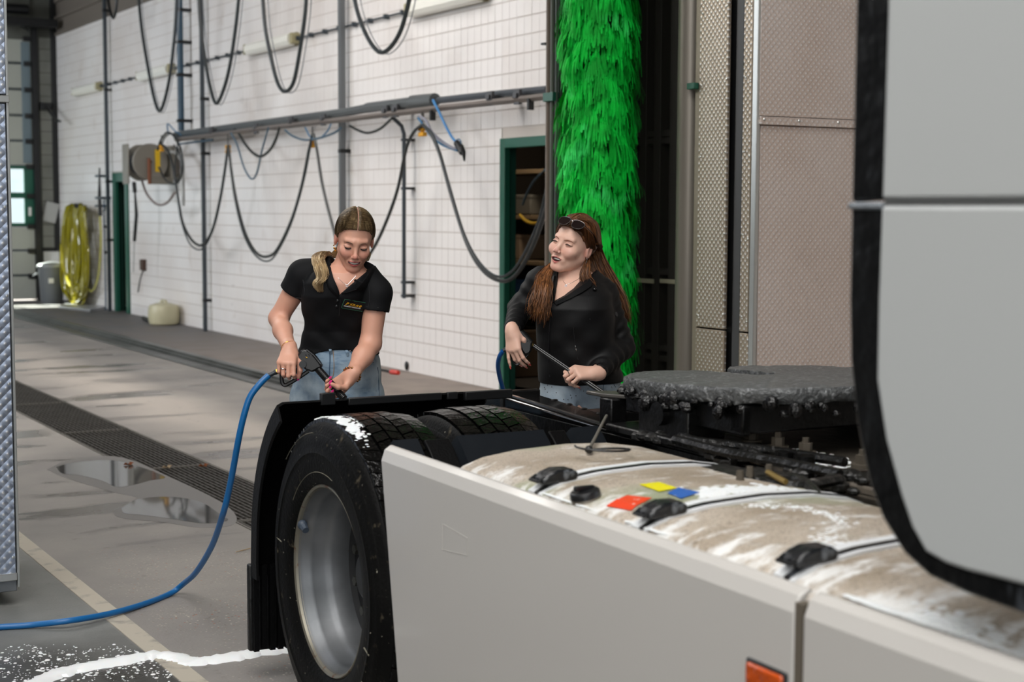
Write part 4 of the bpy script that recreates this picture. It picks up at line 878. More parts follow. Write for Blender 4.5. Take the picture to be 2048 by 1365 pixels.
foam_patch('foam_smear',[onzt(1395,985,.97),onzt(1440,985,.97),onzt(1500,988,.96),onzt(1560,990,.95)],3,160,.018,tk,KO,.18,zt)
foam_patch('foam_smear',[onzt(1160,1040,.96),onzt(1210,1050,.96),onzt(1235,1020,.965)],4,70,.014,tk,KO,.2,zt)
foam_patch('foam_smear',[onzt(1640,1195,.955),onzt(1740,1215,.955),onzt(1850,1225,.955),onzt(1960,1260,.955),(1.76,1.1,.93)],6,520,.020,tk,KO,.22,zt)
foam_patch('foam_smear',[onzt(1500,1010,.97),onzt(1620,1030,.96),onzt(1700,1060,.96)],7,60,.010,tk,KO,.15,zt)
foam_patch('foam_smear',[onzt(1660,1060,.97),onzt(1640,1100,.97),onzt(1690,1085,.97)],8,70,.013,tk,KO,.15,zt)
foam_patch('foam_smear',[onzt(1040,975,.955),onzt(1060,990,.955),onzt(1110,1010,.95)],11,60,.012,tk,KO,.25,zt)
# foam on the tyre shoulder
tc_=[]; 
for t in np.linspace(-.20,.42,10): tc_.append(np.array([1.675+.01*math.sin(9*t),WB-.500*math.sin(t),WZ+.500*math.cos(t)]))
rg=np.random.RandomState(12); b=TB()
for i in range(700):
    t=rg.normal(.10,.13); x=1.672+abs(rg.normal(0,.022))+.02*math.sin(t*22)**2; r=rg.uniform(.003,.0085); R=.497
    b.ball((x,WB-R*math.sin(t),WZ+R*math.cos(t)),r,7,5,(1,1,.35))
tag(b.build('tyre_foam',M_foam,truck),kind='stuff')
# side skirts
def skirt(y0,y1,rear):
    O=np.array([1.68,(y0+y1)/2,.6]); s=empty('side_skirt',tuple(O-TO)); s.parent=truck
    b=MB(O); zt_,zb=.946,.20
    sec=[(1.660,zb),(1.660,.905),(1.672,.934),(1.692,.946),(1.700,.944),(1.700,.936),(1.690,.934),(1.682,.905),(1.682,zb)]
    ra=.0
    V=[];Fc=[]; m=len(sec)
    for yy,fl in ((y0,0),(y1,1)):
        for (x,z) in sec: V.append((x,yy-(.118*((.946-z)/.63) if (fl and rear) else 0),z))
    for k in range(m): Fc.append((k,(k+1)%m,m+(k+1)%m,m+k))
    Fc.append(tuple(range(m-1,-1,-1))); Fc.append(tuple(range(m,2*m))); b.add(V,Fc); b.build('skirt_panel',M_cream,s,bev=.004,ang=.35); return s,O
s1,O1=skirt(2.10,3.935,True); s2,O2=skirt(.2,2.075,False)
p=ont(910,1075,1.66); b=MB(O1)
r0=ont(885,1048,1.66); r1=ont(935,1112,1.66); r2=ont(885,1100,1.66)
for (a,c) in (((r0[1],r0[2]),(r0[1],r2[2])),((r0[1],r0[2]),(r1[1],r0[2]-.01)),((r1[1],r0[2]-.01),(r1[1],r1[2])),((r1[1],r1[2]),(r0[1],r2[2]))):
    b.tube([(1.6598,a[0],a[1]),(1.6598,c[0],c[1])],.0008,4)
b.build('access_cover_groove',mat('groove_grey','#b0ada8',0.5),s1)
b=MB(O1); b.box(1.6605,1.682,2.078,2.098,.2,.925); b.build('joint_seal',mat('joint_grey','#5e564b',0.7),s1)
a,c=ont(1500,1322,1.66),ont(1572,1350,1.66); m=empty('marker_light',tuple(np.array([1.66,(a[1]+c[1])/2,a[2]-.035])-O1)); m.parent=s1
b=MB(); h=(a[1]-c[1])/2; b.box(-.012,.002,-h,h,-.035,.035); b.build('lens',mat('amber_lens','#b84a12',0.2,bump=(70,.5,1),coat=.3),m,bev=.005); b=MB(); b.box(-.006,.004,-h-.006,h+.006,-.041,.041); b.build('bezel',M_black,m,bev=.004)
# cab with side fairing
inner=[onx_ for onx_ in ()]
inn=[ont(x,y,1.66)[1:] for x,y in ((1762,412),(1755,600),(1752,760),(1770,880),(1800,990),(1822,1055),(1850,1105),(1890,1128),(1930,1142),(2048,1172))]
rub=[ont(x,y,1.66)[1:] for x,y in ((1694,412),(1690,600),(1692,720),(1705,850),(1730,970),(1757,1040),(1800,1110),(1850,1155),(1930,1192),(2048,1235))]
CO=np.array([2.9,.3,2.0]); cab=empty('cab',tuple(CO-TO)); cab.parent=truck
def cprism(name,poly,x0,x1,m,bev=.006): b=MB(CO); b.prism([tuple(p) for p in poly],lambda u,v,t:(t,u,v),x0,x1); return b.build(name,m,cab,bev=bev)
zs=inn[0][1]
cprism('side_fairing',list(inn)+[(0.7,1.06),(0.7,zs)],1.66,1.685,M_cab)
cprism('side_fairing',[(inn[0][0],zs+.010),(0.7,zs+.010),(0.7,3.7),(inn[0][0]-.02,3.7)],1.66,1.685,M_cab)
b=MB(CO); b.box(1.667,1.68,.7,inn[0][0],zs-.002,zs+.012); b.build('panel_gap',mat('panel_gap','#6a6b6b',0.6),cab)
cprism('fairing_rubber',list(inn)+[(0.7,1.06),(0.7,1.015)]+list(reversed(rub)),1.668,1.69,mat('wet_rubber','#08090b',0.35,spec=0.3,bump=(18,.8,3),var=[(8,'#5a5f66',0.60,0.68,(1,1,.3))]))
cprism('fairing_rubber',[(inn[0][0],zs+.01),(rub[0][0],zs+.006),(rub[0][0]+.0,3.7),(inn[0][0],3.7)],1.668,1.69,MATS['wet_rubber'])
b=MB(CO); b.box(1.662,1.695,inn[0][0]+.002,rub[0][0]+.003,zs-.006,zs+.006); b.build('foam_wad',mat('foam_grey','#74797f',.5,bump=(60,.5,2)),cab,bev=.004)
b=MB(CO); b.box(1.72,4.12,-1.5,1.15,1.0,3.7); b.build('cab_body',M_cab,cab,bev=.06)
b=MB(CO); b.box(1.70,4.14,-1.45,.75,.45,1.0); b.build('lower_body',M_cab,cab,bev=.04)
b=MB(CO); b.box(4.13,4.16,.7,1.9,1.07,3.7); b.build('side_fairing',M_cab,cab,bev=.006)
b=MB(CO); b.box(1.70,1.722,-1.0,-.1,1.9,2.7); b.build('side_window',mat('dark_glass','#0c1114',0.05),cab,bev=.004)
b=MB(CO); b.box(1.75,4.1,-1.53,-1.49,1.8,2.9); b.build('windscreen',MATS['dark_glass'],cab,bev=.01)
for x0,x1 in ((1.68,2.0),(3.82,4.14)):
    w=empty('front_wheel',tuple(np.array([x0,-.55,.49])-TO)); w.parent=truck; b=MB(); b.rev([(.045,.3),(0,.38),(.02,.47),(.06,.5),(.26,.5),(.31,.4),(.27,.3)],(0,0,0),(1,0,0),(0,0,1),48,closed=True); b.build('tyre',M_tyre,w)
    b=MB(); b.rev([(.04,.3),(.09,.27),(.12,.15),(.04,.13),(.02,.001)],(0,0,0),(1,0,0),(0,0,1),40); b.build('rim',M_rim,w)
tag(truck,'white truck tractor unit being washed, with fifth wheel and foamy fuel tank','truck')
# foam trail and bubbles on the floor, shadow-side drip
tr_=[(60,1375),(110,1352),(170,1337),(240,1325),(300,1314),(345,1316),(385,1326),(430,1322),(490,1312),(560,1302),(600,1300)]
P=[onz(x,y,0) for x,y in tr_]; C_=cr(P,8); b=MB(); V=[];Fc=[]
for i,p in enumerate(C_):
    t=C_[min(i+1,len(C_)-1)]-C_[max(i-1,0)]; t/=np.linalg.norm(t); nrm=np.array([-t[1],t[0],0]); w=.045+.02*mnoise.noise(Vector((i*.35,0,0)))+.012*mnoise.noise(Vector((i*.9,3,0)))
    for u,h in ((-1,0),(-.75,.009),(-.2,.015),(.4,.014),(.8,.008),(1,0)): V.append(p+nrm*w*u*(1+.2*mnoise.noise(Vector((i*.7,u,1))))+np.array([0,0,h*(1+.4*mnoise.noise(Vector((i*.5,u*2,5))))]))
for i in range(len(C_)-1):
    for k in range(5): Fc.append((i*6+k,i*6+k+1,i*6+7+k,i*6+6+k))
b.add(V,Fc); tag(b.build('foam_trail',M_foam,recalc=True),'white trail of wash foam crossing the painted floor line','foam')
rg=np.random.RandomState(21); b=MB()
for i in range(750):
    px,py=rg.uniform(-20,380),1300+rg.uniform(0,70)-rg.rand()*20
    if py<1290+ (px>330)*30: continue
    p=onz(px,py,0); r=abs(rg.normal(0,.0018))+.0009; b.ball((p[0],p[1],.001),r*rg.uniform(1,2),6,4,(1,1,.3))
tag(b.build('foam_flecks',M_foam,smooth=True),'scattered small foam flecks on the dark wet floor','foam',kind='stuff')
# ================================================================== PEOPLE
from mathutils.bvhtree import BVHTree
EX=np.array([math.cos(YAW),-math.sin(YAW),0.]); EYv=np.array([math.sin(YAW),math.cos(YAW),0.])
def smin(a,b,k):
    h=np.maximum(k-np.abs(a-b),0)/k; return np.minimum(a,b)-h*h*k*.25
def smax(a,b,k): return -smin(-a,-b,k)
def d_ell(P,c,r,R=None):
    q=P-np.asarray(c,dtype=np.float32)
    if R is not None: q=q@R
    r=np.asarray(r,dtype=np.float32); k0=np.sqrt(((q/r)**2).sum(-1)); k1=np.sqrt(((q/(r*r))**2).sum(-1))+1e-6
    return k0*(k0-1)/k1
def d_cap(P,a,b,ra,rb):
    a=np.asarray(a,dtype=np.float32); b=np.asarray(b,dtype=np.float32); ba=b-a; pa=P-a
    t=np.clip((pa@ba)/max(float(ba@ba),1e-9),0,1); return np.sqrt(((pa-t[...,None]*ba)**2).sum(-1))-(ra+t*(rb-ra))
class Vol:
    def __init__(s,xs,ys,zs):
        s.ax=[np.asarray(a,dtype=np.float32) for a in (xs,ys,zs)]; s.F=np.full([len(a) for a in s.ax],1.0,dtype=np.float32)
    def sl(s,lo,hi):
        return tuple(slice(max(int(np.searchsorted(a,l))-1,0),min(int(np.searchsorted(a,h))+1,len(a))) for a,l,h in zip(s.ax,lo,hi))
    def pts(s,S):
        g=np.meshgrid(*[a[q] for a,q in zip(s.ax,S)],indexing='ij'); return np.stack(g,-1)
    def op(s,lo,hi,fn,k=.02,mode='u'):
        S=s.sl(lo,hi); P=s.pts(S)
        if P.size==0: return
        d=fn(P).astype(np.float32); A=s.F[S]
        s.F[S]=smin(A,d,k) if mode=='u' else (smax(A,-d,k) if mode=='s' else smax(A,d,k))
    def cap(s,a,b,ra,rb,k=.02,mode='u'):
        a=np.asarray(a);b=np.asarray(b);m=max(ra,rb)+k+.01; s.op(np.minimum(a,b)-m,np.maximum(a,b)+m,lambda P:d_cap(P,a,b,ra,rb),k,mode)
    def ell(s,c,r,k=.02,mode='u',R=None):
        m=max(r)+k+.01; c=np.asarray(c); s.op(c-m,c+m,lambda P:d_ell(P,c,r,R),k,mode)
    def mesh(s):
        F=s.F; I=F<0; X,Y,Z=s.ax
        c=[I[i:i-1 or None,j:j-1 or None,k:k-1 or None] for i in(0,1) for j in(0,1) for k in(0,1)]
        cnt=sum(q.astype(np.int8) for q in c); ix=np.argwhere((cnt>0)&(cnt<8)); del cnt
        if len(ix)==0: return np.zeros((0,3)),np.zeros((0,4),int)
        acc=np.zeros((len(ix),3)); n=np.zeros(len(ix))
        for ax in range(3):
            o=[0,1,2]; o.remove(ax)
            for u in (0,1):
                for w in (0,1):
                    a=ix.copy(); a[:,o[0]]+=u; a[:,o[1]]+=w; b=a.copy(); b[:,ax]+=1
                    fa=F[a[:,0],a[:,1],a[:,2]]; fb=F[b[:,0],b[:,1],b[:,2]]; cr_=(fa<0)!=(fb<0)
                    t=np.where(cr_,fa/np.where(cr_,fa-fb,1),0)
                    pa=np.stack([X[a[:,0]],Y[a[:,1]],Z[a[:,2]]],1); pb=np.stack([X[b[:,0]],Y[b[:,1]],Z[b[:,2]]],1)
                    acc+=(pa+(pb-pa)*t[:,None])*cr_[:,None]; n+=cr_
        V=acc/n[:,None]; sh=[q-1 for q in F.shape]; lid=(ix[:,0]*sh[1]+ix[:,1])*sh[2]+ix[:,2]
        Q=[]
        for ax in range(3):
            o=[0,1,2]; o.remove(ax); A=[slice(None)]*3; B=[slice(None)]*3; A[ax]=slice(0,-1); B[ax]=slice(1,None)
            for q in o: A[q]=slice(1,-1); B[q]=slice(1,-1)
            ia,ib=I[tuple(A)],I[tuple(B)]; e=np.argwhere(ia!=ib); fl=ia[e[:,0],e[:,1],e[:,2]]
            e2=e.copy()
            for q in o: e2[:,q]+=1
            cells=[]
            for (u,w) in ((-1,-1),(0,-1),(0,0),(-1,0)):
                g=e2.copy(); g[:,o[0]]+=u; g[:,o[1]]+=w; cells.append(np.searchsorted(lid,(g[:,0]*sh[1]+g[:,1])*sh[2]+g[:,2]))
            q=np.stack(cells,1); fl2=fl if ax!=1 else ~fl; q[~fl2]=q[~fl2][:,::-1]; Q.append(q)
        return V,np.concatenate(Q)
def fastmesh(name,V,Q):
    me=bpy.data.meshes.new(name); me.vertices.add(len(V)); me.vertices.foreach_set('co',np.asarray(V,dtype=np.float32).ravel())
    me.loops.add(len(Q)*4); me.loops.foreach_set('vertex_index',Q.astype(np.int32).ravel()); me.polygons.add(len(Q))
    me.polygons.foreach_set('loop_start',np.arange(0,len(Q)*4,4,dtype=np.int32)); me.polygons.foreach_set('use_smooth',np.ones(len(Q),bool)); me.update(calc_edges=True); return me
def axis(lo,hi,coarse,fine=()):
    """grid line positions: coarse step, with finer steps inside the given (a,b,step) ranges"""
    out=[lo]
    while out[-1]<hi:
        st=coarse
        for a,b,f in fine:
            if a<=out[-1]<=b: st=min(st,f)
        out.append(out[-1]+st)
    return np.array(out)
def rotm(yaw,pitch,roll):
    y,p,r=map(math.radians,(yaw,pitch,roll))
    Rz=np.array([[math.cos(y),-math.sin(y),0],[math.sin(y),math.cos(y),0],[0,0,1]])
    Rx=np.array([[1,0,0],[0,math.cos(p),-math.sin(p)],[0,math.sin(p),math.cos(p)]])
    Ry=np.array([[math.cos(r),0,math.sin(r)],[0,1,0],[-math.sin(r),0,math.cos(r)]])
    return Ry@Rz@Rx
def head_sdf(P,full=1.0,mouth=(.0235,8.5,.0056),hs=1.0):
    """head in its own frame: face towards -y, origin between the eyes' level and the skull centre"""
    if hs!=1.0: return head_sdf(P/hs,full,mouth)*hs
    x,y,z=P[...,0],P[...,1],P[...,2]; A=np.stack([np.abs(x),y,z],-1); w=full; mw,mc,mo=mouth
    d=d_ell(P,(0,.015,.030),(.072,.092,.088))
    d=smin(d,d_ell(P,(0,-.022,-.026),(.0605*w,.066,.082)),.022)
    d=smin(d,d_cap(A,(.047*w,.0,-.050),(.014,-.066,-.096),.017*w,.017*w),.026)
    d=smin(d,d_ell(P,(0,-.078,-.099),(.0165*w,.014,.015)),.018)
    d=smin(d,d_ell(A,(.041*w,-.060,-.028),(.021*w,.024,.021)),.018)
    d=smin(d,d_ell(A,(.032*w,-.073,-.038),(.017,.014,.015)),.014)
    d=smin(d,d_cap(A,(.012,-.080,.021),(.040,-.068,.021),.006,.006),.018); d=smin(d,d_ell(P,(0,-.079,.016),(.014,.008,.014)),.014)
    d=smax(d,-d_ell(A,(.031,-.096,.001),(.017,.016,.0085)),.010)
    d=smin(d,d_ell(A,(.031,-.0745,.000),(.0155,.0125,.0100)),.004)
    d=smin(d,d_cap(P,(0,-.083,.004),(0,-.102,-.028),.0060,.0085),.014)
    d=smin(d,d_ell(P,(0,-.1055,-.0335),(.0100,.0095,.0088)),.009)
    d=smin(d,d_ell(A,(.0120,-.0985,-.0375),(.0066,.0085,.0068)),.004)
    d=smax(d,-d_ell(A,(.0060,-.1045,-.0445),(.0035,.0045,.0035)),.003)
    d=smin(d,d_ell(P,(0,-.076,-.066),(.030,.0175,.022)),.014)
    # mouth in coordinates bent by the smile
    zc=-.068; zz=z-zc-mc*np.minimum(x*x,.0011); B=np.stack([np.abs(x),y+5.5*x*x,zz],-1); lo_=mo+.0030
    d=smin(d,d_cap(B,(0,-.0930,mo*.75+.0030),(mw,-.0905,.0015),.0040,.0016),.004)
    d=smin(d,d_cap(B,(0,-.0915,-lo_),(mw*.96,-.0895,-.0010),.0050,.0018),.004)
    d=smax(d,-d_ell(B,(0,-.096,-.0005),(mw*.97,.0150,mo)),.002)
    # nasolabial folds
    d=smax(d,-d_cap(A,(.0175,-.0965,-.040),(.034,-.0855,-.062),.0012,.0012),.010)
    e=d_ell(A,(.0745*1,.010,-.008),(.0085,.0165,.0295)); e=smax(e,-d_ell(A,(.0835,.006,-.004),(.006,.010,.019)),.004); d=smin(d,e,.006)
    return d
class Person:
    def __init__(s,px0,d0):
        p=CAMP+ray(px0,682)*d0; s.O=np.array([p[0],p[1],0.]); s.d0=d0; s.boxes=[]
    def L(s,px,py,dd=0.):   # photo position at camera depth d0+dd -> person frame
        q=CAMP+ray(px,py)*(s.d0+dd)-s.O; return np.array([q@EX,q@EYv,q[2]])
    def Wd(s,q): return s.O+EX*q[0]+EYv*q[1]+np.array([0,0,q[2]])
    def sec(s,rows):
        """rows (py,xl,xr,dd,ry) -> arrays for the torso function"""
        out=[]
        for py,xl,xr,dd,ry in rows:
            a,b=s.L(xl,py,dd),s.L(xr,py,dd); out.append(((a[2]+b[2])/2,(a[0]+b[0])/2,(a[1]+b[1])/2,(b[0]-a[0])/2,ry))
        return np.array(sorted(out))
def torso_fn(sec,ex=0.0,p=2.4,wr=None):
    def f(P):
        z=P[...,2]; cx,cy,rx,ry=[np.interp(z,sec[:,0],sec[:,i]) for i in (1,2,3,4)]; rx=rx+ex; ry=ry+ex
        q=(np.abs((P[...,0]-cx)/rx)**p+np.abs((P[...,1]-cy)/ry)**p)**(1/p); d=(q-1)*np.minimum(rx,ry)*.95
        d=np.maximum(d,np.maximum(sec[0,0]-z,z-sec[-1,0]))
        if wr is not None: d=d+wr(P)
        return d
    return f
def hand_caps(wrist,f,n,right,curls,thumb,sc=1.0,spread=4.):
    """palm and finger capsules; returns list (a,b,ra,rb,k) and nail spots"""
    f=np.array(f,float); f/=np.linalg.norm(f); n=np.array(n,float); n-=f*(n@f); n/=np.linalg.norm(n); s=np.cross(n,f) if right else np.cross(f,n)
    w=np.array(wrist,float); fr=lambda a,b,c:w+sc*(s*a+f*b+n*c)
    out=[(fr(0,-.02,0),fr(0,.02,0),.023*sc,.024*sc,.02),(fr(.018,.025,-.002),fr(.024,.078,0),.0165*sc,.0135*sc,.012),(fr(.004,.025,0),fr(.007,.082,.002),.0165*sc,.0135*sc,.012),(fr(-.010,.025,0),fr(-.012,.079,.001),.016*sc,.013*sc,.012),(fr(-.018,.022,-.002),fr(-.030,.071,-.002),.0145*sc,.012*sc,.012)]
    nails=[]
    base=[(.0265,.083,.001),(.0075,.087,.003),(-.0125,.083,.001),(-.031,.075,-.002)]; ln=[(.042,.025,.020),(.046,.029,.021),(.042,.027,.021),(.034,.020,.018)]; rad=[(.0095,.0083,.0072),(.0098,.0085,.0073),(.0093,.008,.007),(.0083,.0072,.0062)]
    for i in range(4):
        c=curls[i] if isinstance(curls[0],(tuple,list)) else curls
        p=fr(*base[i]); ang=0; sp=math.radians(spread*(1.2-i*.9)); d0=f*math.cos(sp)+s*math.sin(sp)
        for j in range(3):
            ang+=math.radians(c[j]); d=d0*math.cos(ang)-n*math.sin(ang); q=p+sc*ln[i][j]*d; r0=rad[i][j]*sc; r1=(rad[i][j+1] if j<2 else rad[i][2]*.86)*sc
            out.append((p,q,r0,r1,.0035)); 
            if j==2: nn=d0*math.sin(ang)+n*math.cos(ang); nails.append((q+nn*r1*.75+d*.001,d,nn,r1))
            p=q
    # thumb: (positions in hand frame)
    T=[fr(*t) for t in thumb]
    for j,(a,b) in enumerate(zip(T[:-1],T[1:])): out.append((a,b,(.0155,.0115,.0100)[j]*sc,(.0115,.0100,.0080)[j]*sc,.006 if j else .014))
    d=(T[-1]-T[-2]); d/=np.linalg.norm(d); nn=np.cross(d,s); nn/=np.linalg.norm(nn); nails.append((T[-1],d,nn,.008*sc))
    return out,nails
def bvh_of(o):
    me=o.data; V=[v.co[:] for v in me.vertices]; return BVHTree.FromPolygons([tuple(v) for v in V],[tuple(p.vertices) for p in me.polygons])
def hit(person,bvh,px,py,off=0.0):
    """first surface point of a person-frame mesh seen from the photograph's place"""
    o=CAMP-person.O; oc=Vector((o@EX,o@EYv,o[2])); r=ray(px,py); rd=Vector((r@EX,r@EYv,r[2])).normalized()
    h=bvh.ray_cast(oc,rd)
    if h[0] is None: return None,None
    nrm=h[1] if h[1].dot(rd)<0 else -h[1]; return np.array(h[0]+nrm*off),np.array(nrm)
def strip(person,bvh,px,r,off=0.0,seg=5,flat=None,n=5,taper=False):
    P=[hit(person,bvh,x,y,off)[0] for x,y in px]; P=[p for p in P if p is not None]
    b=MB()
    if len(P)<2: return b
    C_=cr(P,n); R=[r*(math.sin(math.pi*(0.12+0.8*i/(len(C_)-1))) if taper else 1) for i in range(len(C_))]; b.tube(C_,R,seg,flat=flat); return b
M_skin1=mat('skin_warm','#c98f74',0.48,attr='tone',sss=0.08,bump=(350,.06,2)); M_skin2=mat('skin_fair','#dcae9c',0.48,attr='tone',sss=0.08,bump=(350,.06,2))
M_shirt=mat('black_pique_cotton','#0b0c0f',0.75,spec=0.25,bump=(500,.10,2)); M_jack=mat('black_softshell','#09090b',0.6,spec=0.3,bump=(300,.05,2))
def denim(name,c1,c2):
    return mat(name,c1,0.8,spec=0.2,bump=(300,.10,2),var=[(4,c2,0.44,0.56,(1,1,1.8)),(70,c2,0.50,0.8,(.25,1,1)),(3.1,'#b9c6ce',0.54,0.64,(1,1,.8))])
M_den=denim('blue_denim','#8398aa','#4f6b86'); M_den2=denim('pale_denim','#a9b7c3','#8d9dac'); M_dend=mat('denim_seam','#41576e',0.8)
M_gold=mat('gold','#d9a24a',0.2,metal=1.0); M_silver=mat('silver','#c9cacc',0.2,metal=1.0); M_pink=mat('pink_nail','#e0267f',0.2,coat=.5); M_coral=mat('coral_nail','#d8544a',0.25,coat=.5); M_teeth=mat('teeth','#ece7df',0.25)
M_lash=mat('lash_dark','#1a1210',0.6)
def finish(person,root,name,V,Q,m,parent,kind=None):
    me=fastmesh(name,V,Q); o=bpy.data.objects.new(name,me); COL.objects.link(o); me.materials.append(m); o.parent=parent; return o
def paint(o,fn):
    me=o.data; n=len(me.vertices); co=np.empty(n*3,dtype=np.float32); me.vertices.foreach_get('co',co); C_=fn(co.reshape(-1,3))
    a=me.color_attributes.new('tone','FLOAT_COLOR','POINT'); a.data.foreach_set('color',np.concatenate([C_,np.ones((n,1))],1).astype(np.float32).ravel())
def rgb(h): return np.array(lin(h)[:3])
def blendc(C_,c,w): w=np.clip(w,0,1)[:,None]; return C_*(1-w)+rgb(c)*w
def nails_build(nails,m,parent,name='nail',which=range(5),long=1.0):
    for i in which:
        p,d,nn,r=nails[i]; nn=nn-d*(nn@d); nn/=np.linalg.norm(nn); s=np.cross(d,nn); b=MB(); V=[];Fc=[]
        for j,t in enumerate((-.7,0,.7,1.5*long)):
            w=(.62,.78,.72,.42)[j]*r
            for k,u in enumerate((-1,-.5,0,.5,1)): V.append(p+d*t*r*1.05+s*u*w+nn*(r*.30*(1-u*u)-(.0 if j<3 else r*.1)))
        V+=[v-nn*r*.22 for v in V]
        for j in range(3):
            for k in range(4): a=j*5+k; Fc.append((a,a+1,a+6,a+5)); Fc.append((a+20,a+25,a+26,a+21))
        for k in range(4): Fc.append((k,k+20,k+21,k+1)); Fc.append((15+k,16+k,36+k,35+k))
        for j in range(3): Fc.append((j*5,j*5+5,j*5+25,j*5+20)); Fc.append((j*5+4,j*5+24,j*5+29,j*5+9))
        b.add(V,Fc); b.build(name,m,parent)
def face_paint(P,Hi,Ho,hs,mouth,blush,lip,C_):
    """skin tones in head frame"""
    q=(P-Ho)@Hi/hs; x,y,z=q[:,0],q[:,1],q[:,2]; ax=np.abs(x); C0=C_; mw,mc,mo=mouth
    inh=(np.linalg.norm(q-np.array([0,0,-.0]),axis=1)<.16)
    g=lambda cx,cy,cz,r: np.exp(-(((ax-cx)**2+(y-cy)**2+(z-cz)**2)/(r*r)))*inh
    C0=blendc(C0,blush,.42*g(.038,-.078,-.030,.022)); C0=blendc(C0,blush,.6*g(0,-.112,-.034,.014)); C0=blendc(C0,blush,.5*g(.078,.01,-.01,.03)); C0=blendc(C0,blush,.35*g(.0,-.085,-.10,.02))
    zc=-.068; zz=z-zc-mc*np.minimum(x*x,.0011); yy=y+5.5*x*x; u=np.clip(ax/mw,0,1.05); ed=1.03-u
    uc=(mo*.75+.0030)*(1-u)+.0015*u; lc=-(mo+.0030)*(1-u)-.0010*u
    up=(np.abs(zz-uc)<.0042*(1-.6*u**2))&(ed>0)&(yy<-.086)&(zz>lc*.3)&inh
    lo=(np.abs(zz-lc)<.0054*(1-.6*u**2))&(ed>0)&(yy<-.086)&(zz<uc*.3)&inh
    C0=blendc(C0,lip,.85*(up|lo)); ins=(u<.86)&(np.abs(zz+.0005)<mo*np.sqrt(np.clip(1-u*u,0,1))+.0004)&(yy>-.0905)&(y<-.06)&inh
    C0=blendc(C0,'#3a0f10',.95*ins)
    C0=blendc(C0,'#8a4f45',.55*np.exp(-((ax-.031)**2/.013**2+(z-.0095)**2/.0035**2))*(y<-.06)*inh)
    return C0
def strands(paths,r,m,name,parent,seg=4,flat=.6,kind='stuff',tip=.35):
    b=MB()
    for P in paths:
        n=len(P); b.tube(P,[r*(1 if i<n*.6 else 1-(1-tip)*(i-n*.6)/(n*.4)) for i in range(n)],seg,flat=flat)
    o=b.build(name,m,parent,recalc=False,ang=1.6)
    if kind: tag(o,kind=kind)
    return o
def hairmat(name,c1,c2,c3):
    return mat(name,c1,0.42,spec=0.45,var=[(55,c2,0.42,0.62,(1,1,.12)),(110,c3,0.55,0.70,(1,1,.15))])
HH=lambda y: np.interp(y,[-.1,-.075,-.045,-.02,-.002,.02,.06],[.066,.064,.052,.022,-.012,-.055,-.085])
def hair_cap(person,Hm,Ho,thick,part=True,R=.0026,bump=0.0,h=HH,low=-.10):
    xs=axis(-.1,.1,R); ys=axis(-.11,.125,R); zs=axis(low-.01,.14,R); v=Vol(xs,ys,zs); P=v.pts(tuple(slice(None) for _ in range(3)))
    d=d_ell(P,(0,.016,.031),(.072+thick,.092+thick,.088+thick)); 
    ang=np.arctan2(P[...,2]-.03,P[...,1]-.02); d=d+bump*np.sin(ang*60+P[...,0]*40)
    if part: d=d+.004*np.exp(-(P[...,0]/.003)**2)*(P[...,1]<.05)
    d=smax(d,(h(P[...,1]-.10*np.abs(P[...,0])*0)-P[...,2]-.25*np.maximum(np.abs(P[...,0])-.03,0)*(P[...,1]<-.03))*.8,.008); v.F=d.astype(np.float32)
    V,Q=v.mesh(); return V@Hm.T+Ho,Q
# ------------------------------------------------------------------ first woman: black polo, jeans, ponytail
A_=Person(670,5.85); LA=A_.L
w1=empty('person',tuple(A_.O),-YAW,label='smiling woman in a black polo shirt and blue jeans, bending over a spray gun',cat='person')
HS1=.905; R1=rotm(12,22,5); H1=R1*HS1; ho1=LA(709,478.5,-.17); MO1=(.0292,11.0,.0056)
rowsA=[(812,590,760,.02,.115),(760,590,762,.02,.12),(720,597,758,.01,.12),(695,604,748,.0,.105),(660,615,735,-.03,.095),(625,611,737,-.06,.105),(592,608,738,-.09,.115),(565,614,741,-.11,.105),(545,630,735,-.12,.085),(532,655,722,-.12,.055)]
secA=A_.sec(rowsA)
shL,elL,wrL=LA(607,551,-.07),LA(557,637,-.02),LA(579,700,-.230)
shR,elR,wrR=LA(753,586,-.12),LA(741,688,-.12),LA(703,751,-.262)
hL,nL=hand_caps(wrL,(-.02,-.80,-.60),(0,-.58,.8),True,[(42,72,40),(48,72,40),(50,72,40),(54,70,40)],[(.018,.012,-.008),(.042,.045,-.022),(.046,.070,-.045),(.040,.085,-.068)],.92,3)
hR,nR=hand_caps(wrR,(-.72,.12,-.68),(.30,.90,-.34),False,[(48,66,48),(54,68,50),(58,70,50),(60,68,48)],[(.014,.014,-.010),(.036,.040,-.030),(.030,.052,-.062),(.012,.060,-.082)],.92,3)
def person_axes(boxes,lo,hi,coarse):
    A=[]
    for i in range(3): A.append(axis(lo[i],hi[i],coarse,[(b[0][i],b[1][i],b[2]) for b in boxes]))
    return A
bxs=[(ho1-.15,ho1+.15,.0024),(wrL-[.07,.13,.11],wrL+[.07,.06,.04],.0028),(wrR-[.12,.10,.11],wrR+[.05,.08,.03],.0028)]
vol=Vol(*person_axes(bxs,(-.42,-.45,-.01),(.40,.30,1.70),.008))
